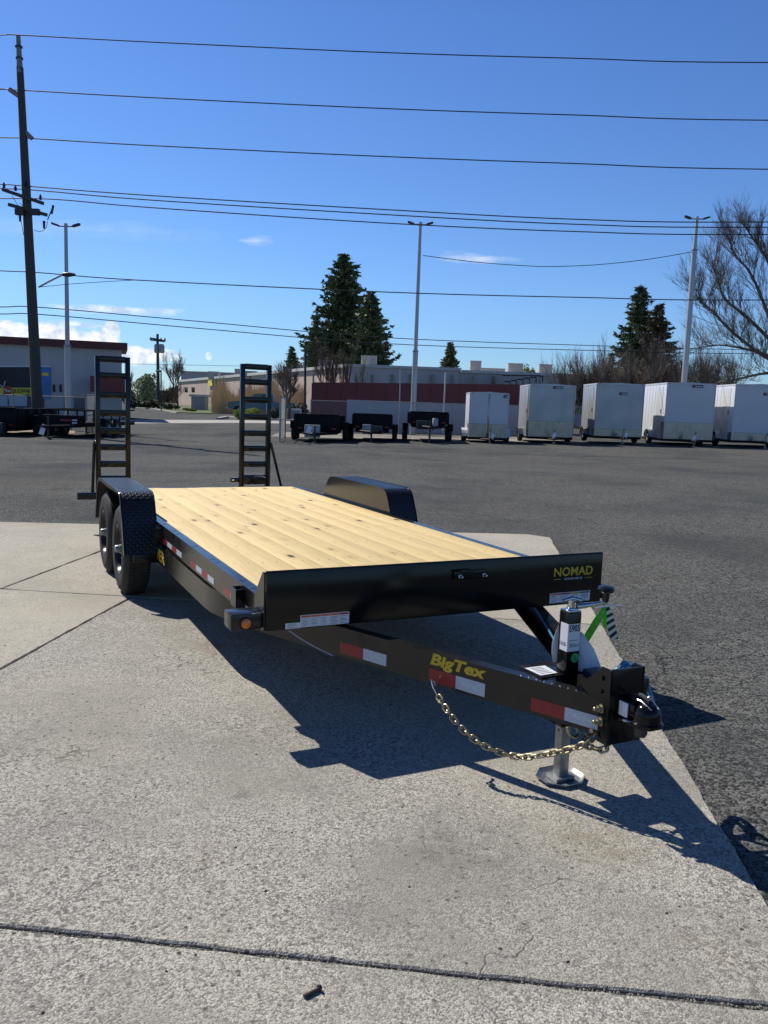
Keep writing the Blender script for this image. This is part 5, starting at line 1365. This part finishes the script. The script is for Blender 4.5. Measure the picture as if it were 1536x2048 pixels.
    MB().tube([(0, -.85, z0 + .28), (.0, -.98, z0 + .30), (.0, -.98, z0 + .40)], .018, 6).build('jack_crank', DARKM, e)
    if taglabel: paper_tag(taglabel, Vector((cx + tag_dx, Y - .93, gz + z0 + .12)), .17)
    return e
cargo('smallest white cargo trailer, with a split front and aluminium lower panel', 936, 1014, 784, 875, 889, 37.4, WHITEP, 1.8, 'door', (.62, .11, .3), 'white paper tag hanging on the jack of the smallest white cargo trailer', .12)
cargo('grey cargo trailer beside the smallest white one, dark badge at its top centre', 1055, 1146, 768, 874, 886, 38.0, SILVERP, 2.9, 'guard', (.0, .08, .46), 'white paper tag hanging on the jack of the grey cargo trailer with the dark badge', .02)
cargo('grey skinned cargo trailer next to the tall white one, with a plain tall front', 1187, 1283, 766, 873, 886, 38.6, SILVERP, 2.6, 'plain', (-.05, .42, .38), 'white paper tag hanging on the jack of the plain fronted grey cargo trailer', .14)
cargo('tall white cargo trailer with polished lower guard in front of the galvanised light pole', 1326, 1424, 765, 879, 892, 38.6, WHITEP, 3.3, 'guard', (.02, .1, .5), 'narrow white tag on the jack of the tall white cargo trailer', -.02)
cargo('white cargo trailer at the end of the row, cut off by the picture edge', 1462, 1566, 768, 882, 895, 38.2, WHITEP, 2.9, 'plain', (.1, .38, .4), 'crumpled white tag on the jack of the cut off white cargo trailer', .15)

def dump(label, pxl, pxr, pyt, pyg, Y, wall_h, L_, extras, group='black open trailers parked along the fence', yaw=0.):
    gz = at((pxl + pxr) / 2, pyg, Y).z; a, b = at(pxl, pyg, Y), at(pxr, pyg, Y); W_ = b.x - a.x; cx = (a.x + b.x) / 2
    z1 = at((pxl + pxr) / 2, pyt, Y).z - gz; z0 = z1 - wall_h; hw = W_ / 2 - .27
    e = empty('utility_trailer', (cx, Y, gz), yaw, label, 'trailer', group)
    MB().box((-hw, 0, z0), (hw, .05, z1), .008).build('front_wall', FARBLACK, e)
    for s_ in (-1, 1):
        xa, xb = sorted((s_ * hw, s_ * (hw - .05)))
        MB().box((xa, .051, z0), (xb, L_, z1), .008).build('side_wall', FARBLACK, e)
        for k in range(5): MB().box((min(s_ * hw, s_ * (hw + .05)), .2 + k * L_ / 5, z0), (max(s_ * hw, s_ * (hw + .05)), .27 + k * L_ / 5, z1 - .02)).build('side_post', FARBLACK, e)
        MB().tube([(s_ * hw * .8, .1, z0 - .1), (0, -1.2, z0 - .12)], .06, 6).build('tongue_beam', FARBLACK, e)
        for y_ in (L_ * .42, L_ * .42 + .84): small_wheel(e, s_ * (hw + .17), y_, .37, .37, .22)
        MB().box((min(s_ * (hw + .051), s_ * (hw + .3)), L_ * .42 - .5, .80), (max(s_ * (hw + .051), s_ * (hw + .3)), L_ * .42 + 1.34, .82)).build('fender', FARBLACK, e)
        MB().box((min(s_ * (hw + .051), s_ * (hw + .3)), L_ * .42 - .52, .5), (max(s_ * (hw + .051), s_ * (hw + .3)), L_ * .42 - .5, .82)).build('fender', FARBLACK, e)
    MB().box((-hw, -.02, z1), (hw, .07, z1 + .04), .006).build('top_rail', FARBLACK, e)
    MB().box((-hw + .03, .06, z0 - .001), (hw - .03, L_, z0 + .05)).build('bed_floor', DARKM, e)
    MB().box((-hw + .1, .1, z0 - .16), (hw - .1, L_ - .1, z0 - .002)).build('frame', FARBLACK, e)
    MB().tube([(0, -.95, .02), (0, -.95, z0 + .2)], .04, 8).build('jack_post', DARKM, e)
    MB().lathe([(.11, 0), (.11, .02)], (0, -.95, .004), (0, 0, 1), 10).build('jack_foot', STEELGREY, e)
    MB().tube([(0, -1.25, z0 - .10), (0, -1.48, z0 - .08)], .05, 8).build('coupler', DARKM, e)
    for k, (x_, w_, h_, mt) in enumerate(extras):
        if mt == 'tank': MB().lathe([(w_ / 2, 0), (w_ / 2, h_), (w_ * .4, h_ + .04)], (x_, -.32, z0 - .05 - h_ * .45), (0, 0, 1), 14).build('spare_tank', STEELGREY, e)
        else: MB().box((x_ - w_ / 2, -.5, z0 - .05 - h_ * .45), (x_ + w_ / 2, -.15, z0 - .05 + h_ * .55), .02).build('tool_box', STEELGREY if mt == 'grey' else DARKM, e)
    tp = MB()
    for s_ in (-1, 1): tag(MB().box((s_ * hw * .75 - .09, -.003, z0 + .05), (s_ * hw * .75 + .09, -.0005, z0 + .1)).build('red_tape', REDTAPE, e), None)
    return e
dump('black tandem dump trailer nearest the folded gate, grey toolbox on its tongue', 575, 691, 830, 884, 34.0, .62, 3.8, [(-.15, .62, .5, 'grey')])
dump('black dump trailer between two others, with a pale box and tank on its tongue', 692, 794, 829, 888, 35.6, .6, 3.6, [(-.22, .35, .42, 'grey'), (.22, .5, .34, 'dark')])
dump('black dump trailer nearest the small white cargo trailer, with a grey tank', 806, 907, 825, 886, 36.2, .5, 3.6, [(-.3, .5, .38, 'dark'), (.25, .26, .5, 'tank')])
paper_tag('white paper tag on the black dump trailer nearest the folded gate', at(619, 857, 32.9), .2)
dump('black open trailer cut off by the picture edge at the shop fence', -60, 46, 816, 873, 31.5, .7, 4.0, [(.2, .5, .4, 'dark')])
# low flat car hauler with rails
def rail_trailer(label, pxl, pxr, pyt, pyg, Y):
    gz = at((pxl + pxr) / 2, pyg, Y).z; a, b = at(pxl, pyg, Y), at(pxr, pyg, Y); W_ = b.x - a.x; cx = (a.x + b.x) / 2
    z1 = at((pxl + pxr) / 2, pyt, Y).z - gz; hw = W_ / 2 - .28; L_ = 5.
    e = empty('utility_trailer', (cx, Y, gz), -.08, label, 'trailer', 'black open trailers parked along the fence')
    zd = .62
    MB().box((-hw, 0, zd - .16), (hw, L_, zd), .01).build('frame', FARBLACK, e)
    MB().box((-hw + .01, .0, zd + .001), (hw - .01, .06, zd + .28), .01).build('front_wall', FARBLACK, e)
    for s_ in (-1, 1):
        for z in (z1,): MB().box((min(s_ * hw, s_ * (hw - .06)), 0, z - .06), (max(s_ * hw, s_ * (hw - .06)), L_, z), .008).build('side_rail', FARBLACK, e)
        for k in range(6): MB().box((min(s_ * hw, s_ * (hw - .05)), k * L_ / 6 + .02, zd + .002), (max(s_ * hw, s_ * (hw - .05)), k * L_ / 6 + .07, z1 - .061)).build('side_post', FARBLACK, e)
        MB().tube([(s_ * hw * .8, .1, zd - .12), (0, -1.25, zd - .14)], .06, 6).build('tongue_beam', FARBLACK, e)
        for y_ in (1.7, 2.55): small_wheel(e, s_ * (hw + .16), y_, .36, .36, .22)
        MB().box((min(s_ * (hw + .02), s_ * (hw + .28)), 1.2, .78), (max(s_ * (hw + .02), s_ * (hw + .28)), 3.05, .80)).build('fender', FARBLACK, e)
        MB().box((min(s_ * (hw + .02), s_ * (hw + .28)), 1.18, .45), (max(s_ * (hw + .02), s_ * (hw + .28)), 1.2, .80)).build('fender', FARBLACK, e)
    MB().box((-hw, 0, z1 - .06), (hw, .06, z1 - .002), .008).build('top_rail', FARBLACK, e)
    MB().box((-.02, -.002, zd + .05), (.4, .0, zd + .12)).build('red_tape', REDTAPE, e)
    for k in range(3): MB().box((hw - .5, -.004, zd - .13 + k * .1), (hw - .3, -.001, zd - .08 + k * .1)).build('white_decal', DECALW, e)
    MB().tube([(0, -1.0, .02), (0, -1.0, .85)], .04, 8).build('jack_post', DARKM, e); MB().lathe([(.11, 0), (.11, .02)], (0, -1, .004), (0, 0, 1), 10).build('jack_foot', STEELGREY, e)
    MB().tube([(0, -1.3, .50), (0, -1.5, .5)], .05, 8).build('coupler', DARKM, e)
rail_trailer('black open flatbed trailer with thin side rails and a tag on its jack', 58, 186, 818, 877, 31.8)
paper_tag('blue and white paper tag on the black flatbed trailer with side rails', at(86, 858, 30.7), .22)

# ---------------------------------------------------------------- vehicles
def pickup(label, pl, pr, pyt, pyb, Y, mat, cat='pickup truck'):
    gz = at((pl + pr) / 2, pyb, Y).z; a, b = at(pl, pyb, Y), at(pr, pyb, Y); L_ = b.x - a.x; H_ = at((pl + pr) / 2, pyt, Y).z - gz
    e = empty('pickup_truck', (a.x, Y, gz), 0, label, cat)
    k = L_ / 5.6; v = H_ / 1.85
    P = [(.05, .55), (.02, .75), (.08, 1.02), (.3, 1.10), (1.45, 1.18), (1.75, 1.2), (3.75, 1.2), (3.8, 1.14), (5.5, 1.14), (5.58, 1.08), (5.58, .6), (5.5, .5)]
    def arch(cx): return [(cx + .46 * math.cos(t), .42 + .46 * math.sin(t)) for t in [math.pi * q / 8 for q in range(9)]]
    low = arch(4.55) + arch(1.0)
    poly = P + [q for q in low]
    n = len(poly)
    MB().prism([(u * k, w * v) for u, w in poly], lambda u, w, d: (u, d, w), 0, 1.85).build('body', mat, e, smooth=False)
    cab = [(1.6, 1.201), (2.15, 1.78), (2.35, 1.84), (3.55, 1.84), (3.72, 1.72), (3.78, 1.201)]
    MB().prism([(u * k, w * v) for u, w in cab], lambda u, w, d: (u, d, w), .08, 1.77).build('cab', mat, e, smooth=False)
    for win in ([(1.95, 1.24), (2.26, 1.7), (2.72, 1.74), (2.72, 1.24)], [(2.82, 1.24), (2.82, 1.74), (3.5, 1.74), (3.62, 1.24)]):
        MB().prism([(u * k, w * v) for u, w in win], lambda u, w, d: (u, d, w), .062, .0795).build('window', GLASSD, e, smooth=False)
    for cx in (1.0, 4.55):
        w = empty('wheel', (cx * k, .13, .39 * v)); w.parent = e
        MB().lathe([(.22, 0), (.35, -.02), (.39, .04), (.39, .2), (.35, .24)], (0, 0, 0), (0, 1, 0), 20, closed=True).build('tyre', RUBBER, w)
        MB().lathe([(.215, .03), (.12, .05), (.06, .02), (.01, .02)], (0, 0, 0), (0, 1, 0), 14).build('rim', STEELGREY, w)
        w2 = copy_tree(w, e); w2.location.y = 1.5
    MB().box((.0, .1, .8 * v), (.06, .45, .95 * v)).build('headlight', DECALW, e)
    MB().box((-.05, .02, .45 * v), (.12, 1.83, .62 * v), .02).build('bumper', CHROME, e); MB().box((5.5 * k, .02, .45 * v), (5.66 * k, 1.83, .6 * v), .02).build('bumper', CHROME, e)
    MB().box((1.9 * k, -.14, 1.28 * v), (2.0 * k, -.001, 1.45 * v), .02).build('wing_mirror', DARKM, e)
    MB().box((2.9 * k, -.02, 1.05 * v), (3.1 * k, -.001, 1.09 * v)).build('door_handle', DARKM, e)
    return e
pickup('teal blue pickup truck parked by lime shrubs behind the far ladder ramp', 454, 592, 787, 830.5, 68, BLUETRUCK)
pickup('bright blue pickup truck glimpsed between two cargo trailers behind the fence', 992, 1168, 802, 866, 48, BLUECAR)

# ---------------------------------------------------------------- vegetation
def conifer(label, px, pyt, pyb, hwpx, Y, seed, mat=NEEDLE, dens=1., group='conifers behind the warehouse', droop=.25, sparse=1.):
    rr = random.Random(seed); b_ = pt2(px, Y); top = at(px, pyt, Y)
    base = Vector((top.x, Y, ground_z(top.x, Y))); H_ = top.z - base.z; Rm = hwpx / F_PX * Y; zb = max(.5, at(px, pyb, Y).z - base.z)
    e = empty('conifer_tree', base, 0, label, 'tree', group)
    MB().tube([(0, 0, -.3), (.05, 0, H_ * .5), (0, 0, H_ * .97)], [H_ * .022, H_ * .014, .03], 7).build('trunk', BARK, e)
    mb = MB(); nl = int(34 * dens)
    for i in range(nl):
        t = (i + rr.uniform(-.4, .4)) / nl; z = zb + (H_ - zb) * t
        Rl = Rm * (1 - t) ** .66 * rr.uniform(.78, 1.12) + .12
        nb = 9 if t < .8 else 6
        for k in range(nb):
            if rr.random() > .93 * sparse: continue
            an = 2 * math.pi * (k + rr.uniform(-.4, .4)) / nb + i * 1.3; L_ = Rl * rr.uniform(.5, 1.22)
            dx, dy = math.cos(an), math.sin(an); nc = max(3, int(L_ / (.045 * H_) * 3.2))
            for c in range(nc):
                f = .12 + .88 * (c + rr.random()) / nc
                sag = -droop * L_ * f * .8 + (f ** 3) * droop * L_ * .9
                p = Vector((dx * L_ * f, dy * L_ * f, z + sag + rr.uniform(-.1, .1)))
                s_ = H_ * .032 * rr.uniform(.7, 1.5) * (1.15 - .5 * f)
                for q in range(3):
                    d = Vector((dx * rr.uniform(.2, 1.) + rr.uniform(-.7, .7), dy * rr.uniform(.2, 1.) + rr.uniform(-.7, .7), rr.uniform(-.5, .45))).normalized()
                    sd_ = d.cross(Vector((rr.uniform(-1, 1), rr.uniform(-1, 1), rr.uniform(-1, 1)))).normalized() * s_ * .42
                    mb.add([p - d * s_ * .4 - sd_, p - d * s_ * .4 + sd_, p + d * s_ * 1.1], [(0, 1, 2)])
    mb.raw('crown', mat, e)
    return e
conifer('tallest dark conifer, its pointed top above every other tree', 690, 506, 790, 106, 112, 11, dens=1.3, droop=.35)
conifer('shorter dark conifer leaning against the tallest one', 741, 584, 740, 58, 106, 12, dens=1.3, droop=.4)
conifer('lower dark conifer in the shade of the tallest one', 632, 625, 800, 44, 104, 13, dens=.9, droop=.3)
conifer('small spreading pine beside the pink warehouse roof', 584, 693, 760, 22, 100, 14, dens=.6, droop=.1)
conifer('small rounded conifer standing alone above the lavender roof', 901, 684, 745, 22, 150, 15, dens=.8, droop=.1)
conifer('dark pointed conifer behind the cargo trailers', 1281, 569, 790, 62, 95, 16, dens=1.1, droop=.3)
conifer('brownish conifer close beside a dark pointed one', 1319, 606, 790, 58, 92, 17, mat=NEEDLEB, dens=1., droop=.2)
conifer('small dark conifer among grey thickets behind the cargo trailers', 1224, 702, 800, 17, 74, 18, dens=.6, droop=.2)

def branch(mb, p, d, L_, r, depth, rr, spread=.6, up=.1, nseg=3, kids=(2, 4), shrink=.68):
    pts = [p]; dd = d.copy()
    for i in range(nseg):
        dd = (dd + Vector((rr.uniform(-.18, .18), rr.uniform(-.18, .18), rr.uniform(-.1, .1) + up * .4))).normalized()
        pts.append(pts[-1] + dd * (L_ / nseg))
    n = 3 if r < .035 else 5
    mb.tube(pts, [r * (1 - .55 * i / nseg) for i in range(nseg + 1)], n, cap=False)
    if depth <= 0: return
    for k in range(rr.randint(*kids)):
        f = rr.uniform(.3, 1.0); i = min(nseg - 1, int(f * nseg)); q = pts[i].lerp(pts[i + 1], f * nseg - i)
        ax = Vector((rr.uniform(-1, 1), rr.uniform(-1, 1), rr.uniform(-1, 1))).normalized()
        nd = (dd + ax * spread + Vector((0, 0, up))).normalized()
        branch(mb, q, nd, L_ * shrink * rr.uniform(.7, 1.1), r * .62, depth - 1, rr, spread, up, nseg, kids, shrink)
    branch(mb, pts[-1], dd, L_ * shrink, r * .5, depth - 1, rr, spread, up, nseg, kids, shrink)
def bare_tree(label, px, pyt, pyg, Y, seed, mat, stems=1, depth=5, spread=.55, up=.2, r0=None, group='bare trees', lean=.1, name='bare_tree', kids=(2, 4), wide=.3):
    rr = random.Random(seed); b = at(px, 800, Y); base = Vector((b.x, Y, ground_z(b.x, Y))); H_ = at(px, pyt, Y).z - base.z
    e = empty(name, base, 0, label, 'tree' if name == 'bare_tree' else 'shrub', group)
    r0 = r0 or H_ * .018; th = H_ * (.22 if stems == 1 else .03)
    if stems == 1: MB().tube([(0, 0, -.3), (rr.uniform(-.1, .1), 0, th)], [r0 * 1.25, r0], 7).build('trunk', mat, e)
    mb = MB()
    ns = max(3, stems) if stems == 1 else stems
    for k in range(ns):
        an = 2 * math.pi * k / ns + rr.uniform(-.4, .4); d = Vector((math.cos(an) * wide, math.sin(an) * wide, 1)).normalized()
        if stems == 1 and k == 0: d = Vector((0, 0, 1))
        o_ = Vector((0, 0, th)) if stems == 1 else Vector((math.cos(an) * .25, math.sin(an) * .25, 0))
        branch(mb, o_, d, (H_ - th) * .36 * rr.uniform(.85, 1.1), r0 * .8, depth, rr, spread, up, 3, kids)
    zm = max(v[2] for v in mb.v); sc_ = H_ / zm
    mb.v = [(x * min(1.1, max(.8, sc_)), y * min(1.1, max(.8, sc_)), z * sc_) for x, y, z in mb.v]
    mb.raw('branches', mat, e)
    return e
bare_tree('pale bare tree beside the far pole with transformer cans', 356, 697, 815, 95, 21, TWIG, depth=5, spread=.55, up=.22, wide=.5, r0=.1)
bare_tree('spreading bare tree just behind the gate posts', 577, 718, 818, 63, 22, TWIG, depth=5, spread=.5, up=.2, wide=.75, r0=.14)
bare_tree('reddish multi stemmed bare tree in front of the tall conifers', 668, 655, 805, 72, 23, TWIGR, stems=7, depth=4, spread=.34, up=.32, wide=.28, r0=.07)
bare_tree('low reddish bare tree between the warehouse corner and the light pole', 712, 700, 805, 74, 24, TWIGR, stems=5, depth=4, spread=.35, up=.3, wide=.3, r0=.05)
bare_tree('bushy brown bare shrub under the pale bare tree', 338, 755, 815, 88, 27, TWIGR, stems=9, depth=4, spread=.3, up=.3, wide=.4, r0=.04, name='bare_shrub', group='bare shrubs')
bare_tree('faint bare tree rising just past the tyre shop corner', 262, 735, 815, 100, 26, TWIG, depth=4, spread=.4, up=.3, wide=.3, r0=.1)
SH = [(1168, 690, 60, 31, TWIGG, 'tall pale bare shrub at the near end of the thicket behind the grey trailers'), (1196, 655, 62, 32, TWIGG, 'thin bare tree with upright pale twigs over the grey trailers'), (1210, 700, 58, 33, TWIGR, 'dense brown bare shrub behind the plain grey cargo trailer'),
      (1250, 690, 60, 34, TWIGG, 'pale bare shrub in front of the dark pointed conifer'), (1300, 680, 61, 35, TWIG, 'greyish bare shrub at the foot of two conifers'), (1335, 665, 62, 36, TWIGR, 'brown bare shrub under the brownish conifer'),
      (1356, 640, 64, 37, TWIG, 'slim bare tree just before the far light pole'), (1400, 700, 58, 38, TWIG, 'tangled bare shrub under the big bare tree'), (1425, 690, 60, 39, TWIGR, 'reddish bare shrub behind the tall white cargo trailer'), (1148, 720, 60, 40, TWIGR, 'low reddish bare shrub past the warehouse end')]
for (px, pyt, Y, sd_, mt, lab) in SH:
    bare_tree(lab, px, pyt, 800, Y, sd_, mt, stems=11, depth=4, spread=.42, up=.2, wide=.6, r0=.07, name='bare_shrub', group='bare shrubs', kids=(2, 4))
# big bare tree at the picture edge, main limbs reach over the trailers
rr = random.Random(77); YT = 52
b = at(1575, 800, YT); e = empty('bare_tree', (b.x, YT, ground_z(b.x, YT)), 0, 'big bare tree reaching over the white cargo trailers from the picture edge', 'tree', 'bare trees')
bo_ = Vector(e.location)
MB().tube([(0, 0, -.3), at(1568, 770, YT) - bo_, at(1560, 700, YT) - bo_], [.42, .36, .3], 9).build('trunk', BARK, e)
limbs = [([(1560, 730), (1510, 700), (1455, 655), (1425, 622), (1400, 604)], .13, -1), ([(1560, 700), (1500, 640), (1450, 598), (1438, 565), (1425, 530)], .12, 1.5), ([(1560, 690), (1525, 600), (1500, 545), (1470, 510), (1460, 485)], .11, .5),
         ([(1565, 690), (1550, 580), (1535, 520), (1500, 470)], .14, 0), ([(1562, 745), (1520, 748), (1470, 760), (1430, 768)], .11, -2), ([(1560, 720), (1500, 700), (1440, 690), (1400, 695)], .10, 2), ([(1575, 690), (1590, 560), (1600, 470)], .16, 1), ([(1575, 700), (1640, 600), (1690, 520)], .15, -1)]
for P, r_, dy in limbs:
    pts = smooth_path([at(px, py, YT + dy * (i / len(P))) - bo_ for i, (px, py) in enumerate(P)], 4)
    mb = MB(); n = len(pts); mb.tube(pts, [r_ * (1 - .8 * i / n) for i in range(n)], 6)
    for i in range(2, n):
        for k in range(3 if i < n - 3 else 4):
            t = (pts[min(n - 1, i + 1)] - pts[i - 1]).normalized()
            ax = Vector((rr.uniform(-1, 1), rr.uniform(-1, 1), rr.uniform(-.5, 1))).normalized()
            branch(mb, pts[i], (t * .8 + ax * .8 + Vector((0, 0, .35))).normalized(), rr.uniform(.7, 1.5), r_ * .16 + .004, 3, rr, .55, .12, 3, (2, 4))
    mb.raw('limb', TWIG, e)
# a few dry leaves on it are left to the twigs

def leafy(label, px, py_top, hwpx, Y, seed, mat, n=900, leaf=.12, name='shrub', group='shrubs by the street', flat=1., stem=True, cat='shrub'):
    rr = random.Random(seed); b = at(px, 800, Y); base = Vector((b.x, Y, ground_z(b.x, Y))); H_ = max(.3, at(px, py_top, Y).z - base.z); Rm = hwpx / F_PX * Y
    e = empty(name, base, 0, label, cat, group)
    sm_ = MB()
    for k in range(5):
        an = rr.uniform(0, 6.28); sm_.tube([(0, 0, -.1), (math.cos(an) * Rm * .5, math.sin(an) * Rm * .5, H_ * .6)], [.03 * H_ ** .5, .012], 4)
    sm_.build('stem', BARK, e)
    mb = MB()
    lumps = [(rr.uniform(-.55, .55) * Rm, rr.uniform(-.5, .5) * Rm, H_ * rr.uniform(.35, .72), rr.uniform(.38, .62)) for _ in range(9)]
    for _ in range(n):
        lx, ly, lz, lr = rr.choice(lumps)
        d = Vector((rr.gauss(0, 1), rr.gauss(0, 1), rr.gauss(0, 1))).normalized() * rr.uniform(.55, 1) ** .5
        p = Vector((lx + d.x * lr * Rm, ly + d.y * lr * Rm, max(.05, lz + d.z * lr * H_ * .55)))
        a1 = Vector((rr.gauss(0, 1), rr.gauss(0, 1), rr.gauss(0, 1))).normalized(); a2 = a1.orthogonal().normalized(); s_ = leaf * rr.uniform(.6, 1.4)
        mb.add([p - a1 * s_ * .5 - a2 * s_ * .3, p + a2 * s_ * .4, p + a1 * s_ * .8, p - a2 * s_ * .45], [(0, 1, 2, 3)])
    mb.raw('leaves', mat, e); return e
leafy('blossoming pale green tree past the tyre shop corner', 284, 742, 30, 96, 51, BLOSSOM, 2600, .22, 'blossom_tree', 'trees by the street', cat='tree')
leafy('dark clipped shrub at the foot of the far utility pole', 300, 797, 30, 90, 52, SHRUBD, 1500, .16)
leafy('dark low shrub just past the tyre shop corner', 268, 800, 18, 86, 53, SHRUBD, 900, .16)
leafy('small ochre shrub on the grass verge, farther of two', 374, 816, 9, 82, 54, OCHRE, 500, .1)
leafy('small ochre shrub on the grass verge, nearer of two', 386, 817.5, 8, 80, 55, OCHRE, 500, .1)
leafy('lime green shrub at the kerb, half behind the far ladder ramp', 477, 818.5, 11, 62, 56, SHRUBY, 1300, .07)
leafy('lime green round shrub seen between the rails of the far ladder ramp', 507, 814, 18, 62.5, 57, SHRUBY, 2000, .07)
leafy('dark green shrub beside the gate posts', 549, 815, 14, 62, 58, SHRUBD, 1200, .08)
leafy('dark evergreen shrub behind the low white cabinet', 598, 802, 22, 66, 59, SHRUBD, 1200, .12)
leafy('ochre leaved tree behind the beige rooftop boxes', 1054, 721, 19, 120, 60, OCHRE, 1600, .28, 'ochre_tree', 'trees by the street', cat='tree')
leafy('lime green shrub peeking over the plain grey cargo trailer', 1268, 738, 16, 66, 61, SHRUBY, 1200, .13)
leafy('olive shrub by the grass verge under the brown bare shrub', 340, 806, 20, 86, 62, SHRUBD, 800, .13)
leafy('rust brown shrub behind the tall white cargo trailer', 1396, 742, 22, 58, 63, M('rust_leaves', (.1, .05, .03), .8, col2=(.07, .05, .025), scale=2), 1300, .12)
# bare ground plants: dry reeds along the pink wall
rr = random.Random(91); mb = MB()
for _ in range(2600):
    px = rr.uniform(424, 606); Y = rr.uniform(76, 84)
    edge = min(1, (px - 418) / 25); dens = .72 + .28 * math.sin(px * .09) * math.sin(px * .031)
    p = at(px, 800, Y); z = ground_z(p.x, p.y); h = rr.uniform(2.2, 4.2) * (.65 + .35 * edge) * dens
    lx, ly = rr.gauss(0, .22), rr.gauss(0, .2); w = .035
    mb.add([(p.x - w, p.y, z), (p.x + w, p.y, z), (p.x + lx * .5 + w * .7, p.y + ly * .5, z + h * .6), (p.x + lx * .5 - w * .7, p.y + ly * .5, z + h * .6), (p.x + lx * 1.3, p.y + ly, z + h)], [(0, 1, 2, 3), (3, 2, 4)])
o = mb.raw('reeds', REED); tag(o, 'tall dry tan reeds growing along the pink warehouse wall', 'reeds', kind='stuff')
# far treeline beyond the lots closes the horizon
rr = random.Random(5); mb = MB()
for _ in range(26000):
    x = rr.uniform(-330, 380); y = rr.uniform(235, 252); s_ = rr.uniform(.5, 1.1)
    hmax = 3.6 + 1.3 * math.sin(x * .11) + 1. * math.sin(x * .29 + 1) + .7 * math.sin(x * .71)
    z = ground_z(x, y) + max(.8, hmax) * rr.random() ** .8
    a1 = Vector((rr.gauss(0, 1), rr.gauss(0, 1), rr.gauss(0, 1))).normalized(); a2 = a1.orthogonal().normalized(); p = Vector((x, y, z))
    mb.add([p - a1 * s_, p + a2 * s_ * .8, p + a1 * s_, p - a2 * s_ * .8], [(0, 1, 2, 3)])
o = mb.raw('treeline', M('far_trees', (.05, .055, .04), .9, col2=(.08, .075, .06), scale=.05)); tag(o, 'far dull green treeline closing the horizon', 'trees', kind='stuff')
